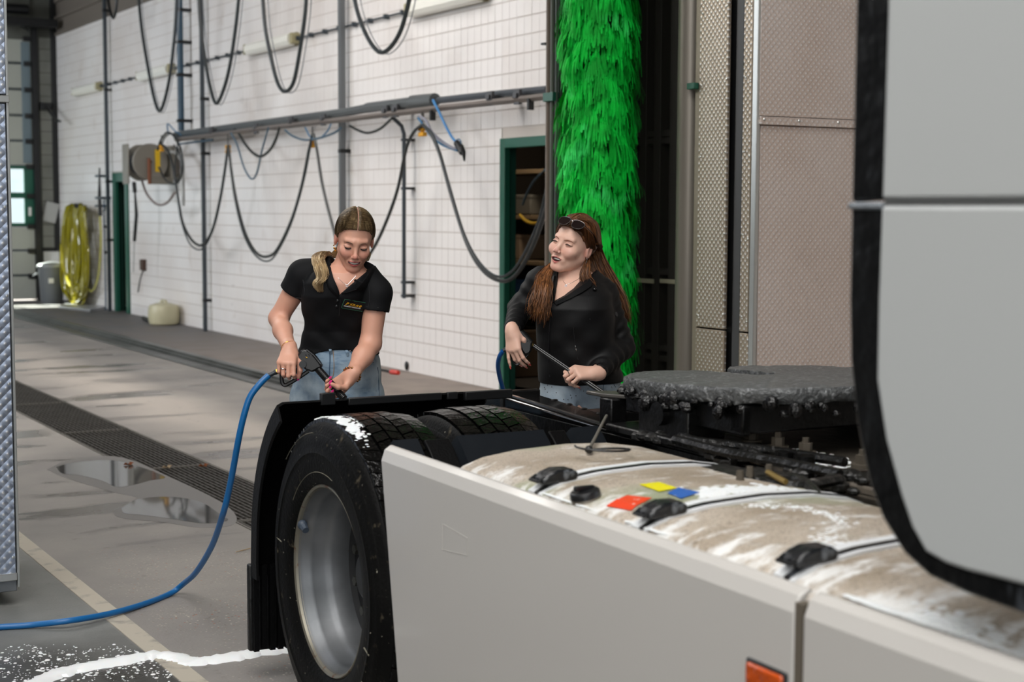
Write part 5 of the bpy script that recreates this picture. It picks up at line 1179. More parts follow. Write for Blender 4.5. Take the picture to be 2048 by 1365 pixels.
def legs(v,secs,zc,xo,r=(.085,.062,.05,.038),k=.03):
    for sgn in (-1,1):
        hip=np.array([secs[0,1]+sgn*xo,secs[0,2],zc]); kn=hip+[sgn*.01,-.03,-.36]; an=np.array([kn[0]+sgn*.01,kn[1]+.05,.09])
        v.cap(hip,kn,r[0],r[1],k); v.cap(kn,kn*.5+an*.5+[0,.01,0],r[1]*.9,r[2],k); v.cap(kn*.5+an*.5+[0,.01,0],an,r[2],r[3],k)
        v.cap(an,an+[0,.01,-.05],r[3]*.9,.036,.02); v.cap(an+[0,.0,-.055],an+[sgn*.02,-.15,-.06],.034,.026,.02)
vol.op((-.4,-.4,secA[0,0]-.02),(.4,.3,secA[-1,0]+.05),torso_fn(secA,-.006),.02)
legs(vol,secA,secA[0,0]+.02,.085)
nb=LA(690,548,-.10); vol.cap(nb,ho1+H1@np.array([0,.028,-.075]),.052,.050,.03)
vol.cap(LA(640,556,-.10),shL,.045,.046,.03); vol.cap(LA(722,566,-.13),shR,.05,.045,.03)
for a,b,ra,rb in ((shL,elL,.046,.0345),(elL,elL*.6+wrL*.4,.0345,.034),(elL*.6+wrL*.4,wrL,.034,.0235),(shR,elR,.046,.038),(elR,elR*.6+wrR*.4,.038,.0365),(elR*.6+wrR*.4,wrR,.0365,.024)): vol.cap(a,b,ra,rb,.02)
for a,b,ra,rb,k in hL+hR: vol.cap(a,b,ra,rb,k)
vol.op(ho1-.16,ho1+.16,lambda P:head_sdf((P-ho1.astype(np.float32))@R1.astype(np.float32),.97,MO1,HS1),.006)
V,Q=vol.mesh(); body1=finish(A_,w1,'body',V,Q,M_skin1,w1); del vol
def tone1(P):
    C_=np.tile(rgb('#d6a089'),(len(P),1)); z=P[:,2]
    C_=blendc(C_,'#c4806c',.5*np.exp(-(np.linalg.norm(P-elL,axis=1)/.04)**2))
    for nl in (nL,nR):
        for p,d,nn,r in nl: C_=blendc(C_,'#cf8478',.5*np.exp(-(np.linalg.norm(P-p,axis=1)/.012)**2))
    return face_paint(P,R1,ho1,HS1,MO1,'#c9756a','#b3454a',C_)
paint(body1,tone1); bb1=bvh_of(body1)
nails_build(nL,M_pink,w1,which=(4,)); nails_build(nR,M_pink,w1,long=1.05)
# polo shirt
vs=Vol(*person_axes([],(-.36,-.42,secA[0,0]),(.34,.24,1.50),.0042))
hemz=LA(680,694,0)[2]
def wrin(P): return .0022*np.sin(P[...,2]*70+P[...,0]*35+2*np.sin(P[...,0]*20))*np.exp(-((P[...,2]-hemz-.05)/.09)**2)+.0016*np.sin(P[...,0]*55-P[...,2]*45+P[...,1]*30)
nbk=LA(690,550,-.10)
vs.cap(LA(646,541,-.09),shL,.052,.056,.03); vs.cap(LA(728,552,-.12),shR,.056,.056,.03)
slL=shL+(elL-shL)*.40; slR=shR+(elR-shR)*.36
vs.cap(shL,slL,.058,.056,.02); vs.cap(shR,slR,.056,.056,.02)
vs.cap(nbk+[0,.0,-.02],nbk+H1@np.array([0,.012,.035]),.066,.062,.03)
def planecut(c,nrm,lo,hi,k=.004): # remove material on the side the normal points to
    nrm=np.array(nrm,float)/np.linalg.norm(nrm); vs.op(lo,hi,lambda P:-((P-c)@nrm),k,'s')
dL=(elL-shL)/np.linalg.norm(elL-shL); dR=(elR-shR)/np.linalg.norm(elR-shR)
planecut(slL,dL+np.array([-.0,0,0]),slL-.085,slL+.085); planecut(slR,dR,slR-[.075,.09,.085],slR+[.09,.09,.085])
vs.cap(slL-dL*.02,slL+dL*.1,.048,.05,.003,'s'); vs.cap(slR-dR*.02,slR+dR*.1,.049,.05,.003,'s')
vs.op((-.4,-.4,0),(.4,.3,1.6),torso_fn(secA,.010,2.4,wrin),.012)
# hem slightly wavy, raised at the front
vs.op((-.4,-.4,hemz-.2),(.4,.3,hemz+.06),lambda P:P[...,2]-(hemz-.012+.010*np.sin(P[...,0]*22+1.)-.05*np.clip(P[...,0]-.05,0,.2)-.35*np.clip(-P[...,0]-.03,0,.2)*.3),.004,'s')
# neck opening and V placket
nd=H1@np.array([0,.012,.035])
vs.cap(nbk+[0,.01,.0],nbk+nd*2.2,.054,.060,.006,'s')
vq=[LA(663,545,-.2),LA(736,540,-.2),LA(679,590,-.2)]
def vcut(P):
    # wedge between two lines in the frontal plane, only in front of the neck
    x,z=P[...,0],P[...,2]; a,b,c=vq
    def side(p,q): 
        e=np.array([q[0]-p[0],q[2]-p[2]]); nl=np.array([e[1],-e[0]])/np.linalg.norm(e); return (x-p[0])*nl[0]+(z-p[2])*nl[1]
    s1_=side(a,c); s2_=side(c,b); return np.maximum(np.maximum(s1_,s2_),P[...,1]-(nbk[1]-.005))
vs.op((-.2,-.5,1.1),(.25,nbk[1]+.02,1.5),vcut,.004,'s')
V,Q=vs.mesh(); shirt1=finish(A_,w1,'polo_shirt',V,Q,M_shirt,w1); del vs
sb1=bvh_of(shirt1)
# collar wings
def collar(pxin,pxout,m,par,bv,off=.006,name='collar_wing'):
    n=len(pxin); b=MB(); V=[];Fc=[]
    for (a,c) in zip(pxin,pxout):
        for t in (0,.5,1):
            x=a[0]+(c[0]-a[0])*t; y=a[1]+(c[1]-a[1])*t; p,nn=hit(A_ if par==w1 else B_,bv,x,y,off*(1+1.2*math.sin(math.pi*t)*.8))
            if p is None: p,nn=(A_ if par==w1 else B_).L(x,y,-.17),np.array([0,-1,0])
            V.append(p)
    V2=[v+np.array([0,.004,-.001]) for v in V]; m_=len(V); V+=V2
    for i in range(n-1):
        for t in range(2): a=i*3+t; Fc.append((a,a+1,a+4,a+3)); Fc.append((a+m_,a+3+m_,a+4+m_,a+1+m_))
        Fc.append((i*3,i*3+3,i*3+3+m_,i*3+m_)); Fc.append((i*3+2,i*3+2+m_,i*3+5+m_,i*3+5))
    for e in (0,n-1):
        for t in range(2): Fc.append((e*3+t,e*3+t+m_,e*3+t+1+m_,e*3+t+1))
    b.add(V,Fc); return b.build(name,m,par,ang=1.0)
collar([(662,546),(665,556),(669,568),(674,580),(679,590)],[(650,545),(652,560),(656,574),(664,584),(676,594)],M_shirt,w1,sb1)
collar([(738,540),(724,551),(711,562),(697,574),(683,587)],[(748,540),(740,556),(733,572),(726,582),(706,582)],M_shirt,w1,sb1)
for px,py in ((675,601),(673,612)): p,nn=hit(A_,sb1,px,py,.002); b=MB(); b.ball(p,.0055,10,5,(1,.5,1)); b.build('button',mat('black_button','#1a1b1d',.3),w1)
o=strip(A_,sb1,[(681,592),(680,610),(678,632)],.0012,.0005).build('placket_seam',mat('seam_black','#1d1e21',.7),w1)
for pts in ([(575,588),(590,596),(603,597)],[(733,614),(757,616),(781,612)]): strip(A_,sb1,pts,.0014,.0004).build('sleeve_seam',MATS['seam_black'],w1)
strip(A_,sb1,[(735,545),(738,575),(739,600),(736,618)],.0012,.0004).build('armhole_seam',MATS['seam_black'],w1)
strip(A_,sb1,[(606,560),(609,578),(608,592)],.0012,.0004).build('armhole_seam',MATS['seam_black'],w1)
# embroidered badge
bd=[(686.5,597.5),(728,606.5),(727.5,620.5),(683.5,614.5)]
pc,pn=hit(A_,sb1,706,610,.003); BP=[hit(A_,sb1,x,y,.0025)[0] for x,y in bd]
ux=(BP[1]-BP[0]+BP[2]-BP[3]); ux/=np.linalg.norm(ux); uz=(BP[0]-BP[3]+BP[1]-BP[2]); uz-=ux*(uz@ux); uz/=np.linalg.norm(uz); un=np.cross(ux,uz); wB=np.linalg.norm(BP[1]-BP[0]); hB=np.linalg.norm(BP[0]-BP[3])*1.02
ctr=(sum(BP)/4)-un*(-.0015) if un@np.array([0,-1,0])>0 else (sum(BP)/4)
badge=empty('badge',tuple(ctr)); badge.parent=w1; badge.matrix_local=Matrix(((ux[0],uz[0],un[0],ctr[0]),(ux[1],uz[1],un[1],ctr[1]),(ux[2],uz[2],un[2],ctr[2]),(0,0,0,1)))
MB().box(-wB/2,wB/2,-hB/2,hB/2,-.003,.0015).build('patch',mat('badge_black','#08090d',.7),badge,bev=.001)
b=MB(); b.tube([(-wB/2,-hB/2+.003,.0018),(-wB/2+.003,-hB/2,.0018),(wB/2,-hB/2,.0018)],.0008,5); b.tube([(-wB/2,-hB/2+.003,.0018),(-wB/2,hB/2-.003,.0018),(-wB/2+.003,hB/2,.0018),(wB/2,hB/2,.0018)],.0008,5); b.build('green_border',mat('badge_green','#2f6b4f',.7),badge)
def text(s_,size,loc,m,par,shear=0.0,name='lettering',sx=1.0,ext=.0004):
    c=bpy.data.curves.new(name,'FONT'); c.body=s_; c.size=size; c.extrude=ext; c.shear=shear; c.offset=.00025; tmp=bpy.data.objects.new('t',c); COL.objects.link(tmp); bpy.context.view_layer.update(); me=bpy.data.meshes.new_from_object(tmp.evaluated_get(bpy.context.evaluated_depsgraph_get())); me.name=name; bpy.data.objects.remove(tmp); o=bpy.data.objects.new(name,me); COL.objects.link(o); me.materials.clear(); me.materials.append(m); o.parent=par; o.location=loc; o.scale=(sx,1,1); return o
text('P',.0165,(-wB/2+.009,-.0035,.0022),mat('badge_yellow','#f0b21c',.6),badge,.35,sx=1.25)
text('X',.0150,(-wB/2+.0235,-.0035,.0022),MATS['badge_yellow'],badge,.35,sx=1.1); text('n',.0185,(-wB/2+.037,-.0035,.0022),MATS['badge_yellow'],badge,.35,sx=1.1); text('n',.0185,(-wB/2+.050,-.0035,.0022),MATS['badge_yellow'],badge,.35,sx=1.1); text('e',.0185,(-wB/2+.063,-.0035,.0022),MATS['badge_yellow'],badge,.35,sx=1.1)
text('TRANSPORT | OPSLAG | LOG',.0052,(-wB/2+.005,-.0098,.0022),mat('badge_white','#d9d9dc',.6),badge,.2,sx=1.0,ext=.0003)
# jeans
vj=Vol(*person_axes([],(-.34,-.30,.06),(.36,.30,secA[4,0]+.16),.0052))
jtop=LA(680,689,0)[2]
cr1=secA[0,0]+.05
def jw(P): return .0022*np.sin(P[...,2]*75+9*np.sin(P[...,0]*14))*np.exp(-((P[...,2]-cr1+.02)/.10)**2)+.0015*np.sin(P[...,0]*60+P[...,2]*30)
sj=secA.copy(); vj.op((-.4,-.4,0),(.4,.3,jtop+.02),torso_fn(sj,.004,2.4,jw),.01)
legs(vj,secA,secA[0,0]+.02,.085,(.094,.076,.07,.058),.02)
vj.op((-.4,-.4,jtop-.03),(.4,.4,jtop+.2),lambda P:jtop-P[...,2]+0*P[...,0],.003,'s')
vj.op((-.4,-.4,0),(.4,.4,.11),lambda P:P[...,2]-.09,.003,'s')
V,Q=vj.mesh(); jeans1=finish(A_,w1,'jeans',V,Q,M_den,w1); del vj; jb1=bvh_of(jeans1)
def seam(pts,r=.0016,name='seam',m=M_dend,bv=jb1,per=A_,par=w1,off=.0008):
    b=strip(per,bv,pts,r,off)
    if b.v: b.build(name,m,par)
seam([(622,702),(640,699),(658,698),(690,699),(715,703)]); seam([(659,698),(660,720),(659,745),(659,770)],.0022); seam([(666,700),(668,730),(666,752),(660,764)],.0012,m=mat('stitch_tan','#9a7a55',.7))
seam([(702,700),(705,712),(712,722),(722,727)],.0018); seam([(755,735),(757,760),(758,798)],.0016); seam([(612,706),(606,716),(600,724)],.0016)
for (x,y0,y1) in ((661,688,708),(694,690,712)):
    b=strip(A_,jb1,[(x-3,y0),(x-1,(y0+y1)/2),(x+2,y1)],.005,.002,flat=.35,seg=6); b.build('belt_loop',M_den,w1) if b.v else None
for x,y in ((663,692),(700,703),(746,725),(722,718)):
    p,nn=hit(A_,jb1,x,y,.002)
    if p is not None: b=MB(); b.ball(p,.005 if y<700 else .003,10,5,(1,.5,1)); b.build('rivet',M_silver if y>700 else MATS['brass'],w1)
for sgn in (-1,1):
    hip=np.array([secA[0,1]+sgn*.085,secA[0,2],secA[0,0]+.02]); an=hip+[sgn*.02,.02,0]
    b=MB(); b.rev([(0,.0),(0,.5),(.015,.55),(.05,.5),(.09,.3),(.1,0)],(an[0]+sgn*.008,an[1]-.07,0),(0,0,1),(.11,0,0),20); b.v=[(an[0]+sgn*.008+(v[0]-an[0]-sgn*.008)*.75,an[1]-.07+(v[1]-an[1]+.07)*2.3,v[2]) for v in b.v]; b.build('shoe',mat('white_trainer','#d9d9d6',.5),w1)
# hair
M_h1=hairmat('hair_brown_blonde','#6f5b40','#463724','#94805e'); M_h1b=hairmat('hair_blonde','#c2a67c','#8a7150','#e2cda6')
V,Q=hair_cap(A_,H1,ho1,.0065,h=lambda y:HH(y)+.007); cap1=finish(A_,w1,'hair',V,Q,M_h1,w1)
def on_skull(q,t=.0085):
    c=np.array([0,.016,.031]); r=np.array([.072,.092,.088])+t; v=(q-c)/r; return c+r*v/np.linalg.norm(v)
rg=np.random.RandomState(4); paths=[]
FR=[(.0045,-.088,.081),(.045,-.066,.076),(.070,-.024,.044),(.078,.010,.012),(.062,.06,-.028),(.01,.105,-.035)]
BK=[(.0045,.060,.118),(.045,.065,.10),(.066,.075,.06),(.066,.080,.02),(.05,.09,-.01),(.01,.105,-.025)]
for i in range(900):
    sgn=1 if rg.rand()<.5 else -1; t=rg.rand()**1.1; jt=.0025*rg.randn(3)
    C_=[on_skull(p,.0072+.0022*rg.rand()) for p in cr([np.array([sgn,1,1])*(np.array(f)*(1-t)+np.array(g)*t)+jt*min(k,2)*.6 for k,(f,g) in enumerate(zip(FR,BK))],5)]
    paths.append([H1@p+ho1 for p in C_])
strands(paths,.0013,M_h1,'hair_strands',cap1)
b=MB(); b.tube([H1@on_skull(np.array([.0,.016-.1*math.cos(a),.031+.1*math.sin(a)]),.0072)+ho1 for a in np.linspace(.42,1.7,14)],.0026,6,flat=.5); b.build('hair_parting',mat('scalp','#d9a795',.5),cap1)
paths=[]
for i in range(300):
    j=np.clip(rg.randn(3),-1.8,1.8)*[.0095,.009,.004]; t=rg.rand(); ph=rg.rand()*1.2
    base=[H1@np.array([-.015,.100,-.030])+ho1,LA(668,512,-.02),LA(650,507,-.10),LA(636,518,-.17),LA(641,538,-.21),LA(647,555,-.215),LA(637,568,-.215),LA(641,584,-.215)]
    wd=[.4,.7,1.0,1.1,1.2,1.1,.9,.35]; ln=rg.randint(6,9) if rg.rand()<.5 else 8
    P=[p+j*w+np.array([.006*math.sin(ph*3+k*1.7),0,0]) for k,(p,w) in enumerate(zip(base,wd))][:ln]; paths.append(cr(P,6))
strands(paths,.0016,M_h1b,'ponytail',w1,kind='stuff')
paths=[]
for i in range(26): j=rg.randn(3)*.005; paths.append(cr([H1@np.array([.03,.09,-.05])+ho1+j,LA(734,505,-.02)+j,LA(736,513,-.03)+j,LA(735,522,-.05)+j*.5],5))
strands(paths,.002,M_h1b,'stray_hair',w1)
# brows, lashes, teeth, jewellery
M_brow=mat('brow_brown','#5c4030',.7)
def fz(q): return H1@np.array(q)+ho1
def face_y(x,z,mouth,full=.97):
    ys=np.linspace(-.13,-.02,220); P=np.stack([np.full(220,x),ys,np.full(220,z)],-1).astype(np.float32); d=head_sdf(P,full,mouth); i=np.argmax(d<0); return ys[i]
def facecurve(pts,r,m,name,par,Hm,Ho,off=.0006,flat=None,full=.97,mouth=(.0292,11.0,.0056),taper=True):
    P=[]
    for x,z in pts: P.append(Hm@np.array([x,face_y(x,z,mouth,full)-off,z])+Ho)
    C_=cr(P,5); n=len(C_); R=[r*(math.sin(math.pi*(.15+.75*i/(n-1))) if taper else 1) for i in range(n)]; b=MB(); b.tube(C_,R,6,flat=flat); b.build(name,m,par)
for sg in (-1,1):
    facecurve([(sg*.014,.0165),(sg*.024,.0190),(sg*.036,.0185),(sg*.047,.0125)],.0022,M_brow,'eyebrow',w1,H1,ho1,.0004)
    facecurve([(sg*.0185,-.0040),(sg*.025,-.0072),(sg*.033,-.0078),(sg*.041,-.0048),(sg*.047,-.0005)],.0030,M_lash,'eyelashes',w1,H1,ho1,.0014)
    facecurve([(sg*.020,.0062),(sg*.029,.0085),(sg*.040,.0060)],.0007,mat('lid_crease','#7d4a40',.6),'eyelid_crease',w1,H1,ho1,.0002)
def teeth(Hm,Ho,par,mouth,dy=0,th=(.9,-.75)):
    b=MB(); V=[];Fc=[]; n=24; mw,mc,mo=mouth; w=mw*.80
    for i in range(n+1):
        x=-w+2*w*i/n; z0=-.0685+mc*min(x*x,.0011); y=-.0885+5.9*x*x+dy; hh=mo*math.sqrt(max(0,1-(x/mw)**2))+.0012
        nt=.0007*abs(math.cos(math.pi*i/2))
        for dz,dyy in ((hh*th[0],.001),(0,-.001+nt),(hh*th[1],.0004+nt)): V.append(Hm@np.array([x,y+dyy,z0+dz])+Ho)
    for i in range(n):
        for k in range(2): a=i*3+k; Fc.append((a,a+1,a+4,a+3))
    b.add(V,Fc); b.build('teeth',M_teeth,par,recalc=False)
teeth(H1,ho1,w1,MO1)
ej=LA(667,502,-.20)
for k,(dx,dz) in enumerate(((0,0),(.002,-.010),(.004,-.019))):
    b=MB(); p=ho1+H1@np.array([-.079,.002,-.036])+np.array([dx,-.004,dz]); b.ball(p,.0042 if k else .003,8,6); b.build('earring_bead',M_gold,w1)
b=MB(); b.tube([hit(A_,bb1,x,y,.0012)[0] if hit(A_,bb1,x,y)[0] is not None else LA(x,y,-.2) for x,y in ((676,556),(684,564),(694,571),(702,563),(712,552))],.0008,5); b.build('necklace',M_silver,w1)
p,_=hit(A_,bb1,694,572,.002); b=MB(); b.rev([(-.0005,.003),(.0005,.003),(.0005,.0045),(-.0005,.0045)],p,(0,1,0),(1,0,0),14,closed=True); b.build('pendant',M_silver,w1)
def bracelet(c,ax,r,m,name,par,links=0,thick=.0016):
    ax=np.array(ax)/np.linalg.norm(ax); u=np.cross(ax,[0,1,0.1]); u/=np.linalg.norm(u); w=np.cross(ax,u)
    if links:
        b=MB(); b.tube([c+r*(math.cos(t)*u+math.sin(t)*w)+ax*.002*math.sin(3*t) for t in np.linspace(0,6.2832,40)],thick,6,cap=False)
        for k in range(links): t=6.2832*k/links; q=c+r*(math.cos(t)*u+math.sin(t)*w); b.ball(q,thick*1.9,7,5)
        b.build(name,m,par)
    else: b=MB(); b.tube([c+r*(math.cos(t)*u+math.sin(t)*w) for t in np.linspace(0,6.2832,40)],thick,6,cap=False); b.build(name,m,par)
fL=(wrL-elL)/np.linalg.norm(wrL-elL); fR=(wrR-elR)/np.linalg.norm(wrR-elR)
bracelet(wrL-fL*.008,fL+[.15,0,.1],.0300,M_gold,'bracelet',w1,9,.0011)
bracelet(wrR-fR*.004,fR,.0315,mat('rose_gold','#c98f62',.25,metal=1.0),'link_bracelet',w1,16,.0028)
b=MB(); a,c=hL[5+6][0],hL[5+6][1]; ax=(c-a)/np.linalg.norm(c-a); u=np.cross(ax,[1,0,0]); u/=np.linalg.norm(u); w=np.cross(ax,u); q=a+(c-a)*.45; b.tube([q+.0098*(math.cos(t)*u+math.sin(t)*w) for t in np.linspace(0,6.2832,24)],.0016,6,cap=False); b.build('ring',M_silver,w1)
# ------------------------------------------------------------------ second woman: black jacket, long hair, sunglasses on her head
B_=Person(1150,6.2); LB=B_.L
w2=empty('person',tuple(B_.O),-YAW,label='laughing woman in a black zip jacket with long hair and sunglasses on her head',cat='person')
HS2=1.0; MO2=(.0225,9.0,.0082); H2=rotm(-36,4,17); ho2=LB(1146.5,489.5,-.05)
rowsB=[(812,1082,1238,.02,.12),(770,1083,1240,.01,.125),(735,1082,1236,.0,.13),(690,1079,1228,-.02,.13),(650,1078,1224,-.04,.135),(615,1079,1222,-.05,.14),(590,1082,1218,-.04,.13),(565,1095,1205,-.02,.10),(550,1112,1190,-.01,.08),(538,1125,1178,-.01,.055)]
secB=B_.sec(rowsB)
s2L,e2L,k2L=LB(1083,566,.02),LB(1040,618,.05),LB(1024,664,-.17)
s2R,e2R,k2R=LB(1204,590,.0),LB(1243,694,.02),LB(1191,748,-.20)
gL,mL=hand_caps(k2L,(.10,-.30,-.94),(-.55,-.80,.2),True,[(30,26,14),(32,28,14),(34,28,14),(8,12,8)],[(.016,.012,-.010),(.036,.040,-.030),(.034,.064,-.050),(.026,.080,-.064)],.90,5)
gR,mR=hand_caps(k2R,(-.92,-.30,.12),(.08,-.55,.84),False,[(46,70,40),(50,72,40),(52,72,42),(56,70,42)],[(.016,.012,-.010),(.036,.034,-.034),(.030,.050,-.058),(.012,.062,-.070)],.98,3)
bx2=[(ho2-.15,ho2+.15,.0024),(k2L-[.06,.10,.18],k2L+[.08,.06,.03],.0028),(k2R-[.15,.12,.08],k2R+[.04,.07,.06],.0028)]
vol=Vol(*person_axes(bx2,(-.36,-.42,-.01),(.36,.32,1.72),.008))
vol.op((-.4,-.4,secB[0,0]-.02),(.4,.3,secB[-1,0]+.05),torso_fn(secB,-.008),.02)
legs(vol,secB,secB[0,0]+.02,.08)
nb2=LB(1143,556,-.01); vol.cap(nb2,ho2+H2@np.array([0,.022,-.075]),.056,.055,.03)
vol.cap(LB(1110,562,.0),s2L,.05,.05,.03); vol.cap(LB(1180,575,.0),s2R,.055,.052,.03)
for a,b,ra,rb in ((s2L,e2L,.05,.036),(e2L,k2L,.036,.0245),(s2R,e2R,.05,.04),(e2R,k2R,.04,.026)): vol.cap(a,b,ra,rb,.02)
for a,b,ra,rb,k in gL+gR: vol.cap(a,b,ra,rb,k)
vol.op(ho2-.16,ho2+.16,lambda P:head_sdf((P-ho2.astype(np.float32))@H2.astype(np.float32),1.04,MO2),.006)
V,Q=vol.mesh(); body2=finish(B_,w2,'body',V,Q,M_skin2,w2); del vol
def tone2(P):
    C_=np.tile(rgb('#e2b7a3'),(len(P),1))
    for nl in (mL,mR):
        for p,d,nn,r in nl: C_=blendc(C_,'#dc9488',.5*np.exp(-(np.linalg.norm(P-p,axis=1)/.012)**2))
    return face_paint(P,H2,ho2,HS2,MO2,'#d88f84','#c0615f',C_)
paint(body2,tone2); bb2=bvh_of(body2)
nails_build(mL,M_coral,w2,long=1.3); nails_build(mR,M_coral,w2,long=1.3)
# jacket
vs=Vol(*person_axes([],(-.36,-.34,secB[0,0]+.01),(.36,.30,1.50),.0045))
hz=LB(1140,764,0)[2]
def wr2(P): return .0032*np.sin(P[...,2]*48+P[...,0]*22+1.5*np.sin(P[...,0]*16))*np.exp(-((P[...,2]-hz-.1)/.14)**2)+.0018*np.sin(P[...,0]*40-P[...,2]*50)
vs.op((-.4,-.4,0),(.4,.3,1.6),torso_fn(secB,.012,2.3,wr2),.01)
vs.cap(LB(1112,560,.0),s2L,.06,.062,.03); vs.cap(LB(1180,572,.0),s2R,.066,.064,.03)
def armw(a,b):
    d=(b-a)/np.linalg.norm(b-a)
    return lambda P: .0028*np.sin(((P-a)@d)*150+6*P[...,0]*8)
def fold_cap(a,b,ra,rb,k):
    m=max(ra,rb)+k+.012; f=armw(a,b); vs.op(np.minimum(a,b)-m,np.maximum(a,b)+m,lambda P:d_cap(P,a,b,ra,rb)+f(P),k)
fold_cap(s2L,e2L,.062,.047,.02); fold_cap(e2L,k2L+(e2L-k2L)*.10,.047,.034,.02)
fold_cap(s2R,e2R,.062,.052,.02); fold_cap(e2R,k2R+(e2R-k2R)*.14,.052,.037,.02)
for (e,k_,r_) in ((e2L,k2L,.028),(e2R,k2R,.030)):
    d=(k_-e)/np.linalg.norm(k_-e); c=k_-d*.012; vs.op(c-.08,c+.08,lambda P:-((P-c)@d),.004,'s'); vs.cap(c-d*.02,c+d*.06,r_,r_,.003,'s')
vs.cap(nb2+[.0,.03,-.02],nb2+[.005,.035,.045],.070,.066,.03)
vs.op((-.4,-.4,hz-.2),(.4,.3,hz+.08),lambda P:P[...,2]-(hz-.004+.03*np.clip(np.abs(P[...,0]+.06)-.02,0,.2)*3*.35),.006,'s')
vs.cap(nb2+[0,.0,.0],nb2+[-.002,-.005,.13],.056,.064,.006,'s')
vq2=[LB(1116,556,-.1),LB(1176,556,-.1),LB(1107,607,-.1)]
def vcut2(P):
    x,z=P[...,0],P[...,2]; a,b,c=vq2
    def side(p,q): 
        e=np.array([q[0]-p[0],q[2]-p[2]]); nl=np.array([e[1],-e[0]])/np.linalg.norm(e); return (x-p[0])*nl[0]+(z-p[2])*nl[1]
    return np.maximum(np.maximum(side(a,c),side(c,b)),P[...,1]-(nb2[1]-.0))
vs.op((-.2,-.5,1.05),(.25,nb2[1]+.02,1.5),vcut2,.004,'s')
V,Q=vs.mesh(); jack=finish(B_,w2,'jacket',V,Q,M_jack,w2); del vs; sb2=bvh_of(jack)
collar([(1176,556),(1160,568),(1143,580),(1126,593),(1110,606)],[(1190,560),(1180,576),(1163,588),(1142,598),(1114,612)],M_jack,w2,sb2,.008,'collar_flap')
collar([(1116,556),(1114,568),(1112,582),(1109,595),(1107,607)],[(1106,556),(1104,570),(1103,584),(1102,598),(1104,612)],M_jack,w2,sb2,.007,'collar_flap')
M_zip=mat('zip_dark','#26272a',.35,metal=.4)
seam([(1106,610),(1101,640),(1098,680),(1097,720),(1100,755)],.0022,'front_zip',M_zip,sb2,B_,w2,.001)
seam([(1176,585),(1178,610),(1180,640)],.0012,'seam',MATS['seam_black'],sb2,B_,w2); seam([(1147,655),(1150,690),(1156,720)],.0012,'seam',MATS['seam_black'],sb2,B_,w2)
for x,y,r in ((1151,694,.004),(1152,700,.004),(1101,621,.004)):
    p,nn=hit(B_,sb2,x,y,.002); b=MB(); b.ball(p,r,8,6,(.7,.6,1.4)); b.build('zip_pull',M_silver if y>650 else M_zip,w2)
p,nn=hit(B_,sb2,1232,629,.0015); b=MB(); b.tube([p-nn*.001,p+nn*.0012],.010,16); b.build('sleeve_emblem',mat('emblem_grey','#2a2b2f',.5),w2)
p,nn=hit(B_,sb2,1188,581,.006); b=MB(); b.ball(p,.008,10,6); b.build('cord_stopper',mat('cord_black','#0b0b0c',.25),w2)
# jeans
vj=Vol(*person_axes([],(-.34,-.30,.06),(.34,.30,hz+.14),.0055)); jt=hz+.09; cr2=secB[0,0]+.04
def jw2(P): return .0022*np.sin(P[...,2]*60+8*np.sin(P[...,0]*16))*np.exp(-((P[...,2]-cr2+.02)/.10)**2)-.0+.012*np.exp(-((P[...,0]-secB[0,1]+.01)/.012)**2)*np.clip((cr2-P[...,2])/.03,0,1)
vj.op((-.4,-.4,0),(.4,.3,jt+.02),torso_fn(secB,.003,2.4,jw2),.01); legs(vj,secB,secB[0,0]+.02,.08,(.09,.072,.065,.055),.02)
vj.op((-.4,-.4,jt-.03),(.4,.4,jt+.2),lambda P:jt-P[...,2],.003,'s'); vj.op((-.4,-.4,0),(.4,.4,.11),lambda P:P[...,2]-.09,.003,'s')
V,Q=vj.mesh(); jeans2=finish(B_,w2,'jeans',V,Q,M_den2,w2); del vj; jb2=bvh_of(jeans2)
seam([(1207,770),(1205,785),(1203,800)],.0013,bv=jb2,per=B_,par=w2); seam([(1226,748),(1226,765),(1231,775)],.0013,bv=jb2,per=B_,par=w2)
rg=np.random.RandomState(8); b=MB()
for i in range(34):
    p,nn=hit(B_,jb2,rg.uniform(1085,1232),rg.uniform(762,800),.0005)
    if p is not None: b.ball(p,.0023,7,5)
tag(b.build('rhinestones',M_silver,w2),kind='stuff')
for sgn in (-1,1):
    an=np.array([secB[0,1]+sgn*.10,secB[0,2]+.02,0]); b=MB(); b.rev([(0,.0),(0,.5),(.015,.55),(.05,.5),(.09,.3),(.1,0)],(0,0,0),(0,0,1),(.11,0,0),20); b.v=[(an[0]+v[0]*.75,an[1]-.07+v[1]*2.3,v[2]) for v in b.v]; b.build('shoe',MATS['white_trainer'],w2)
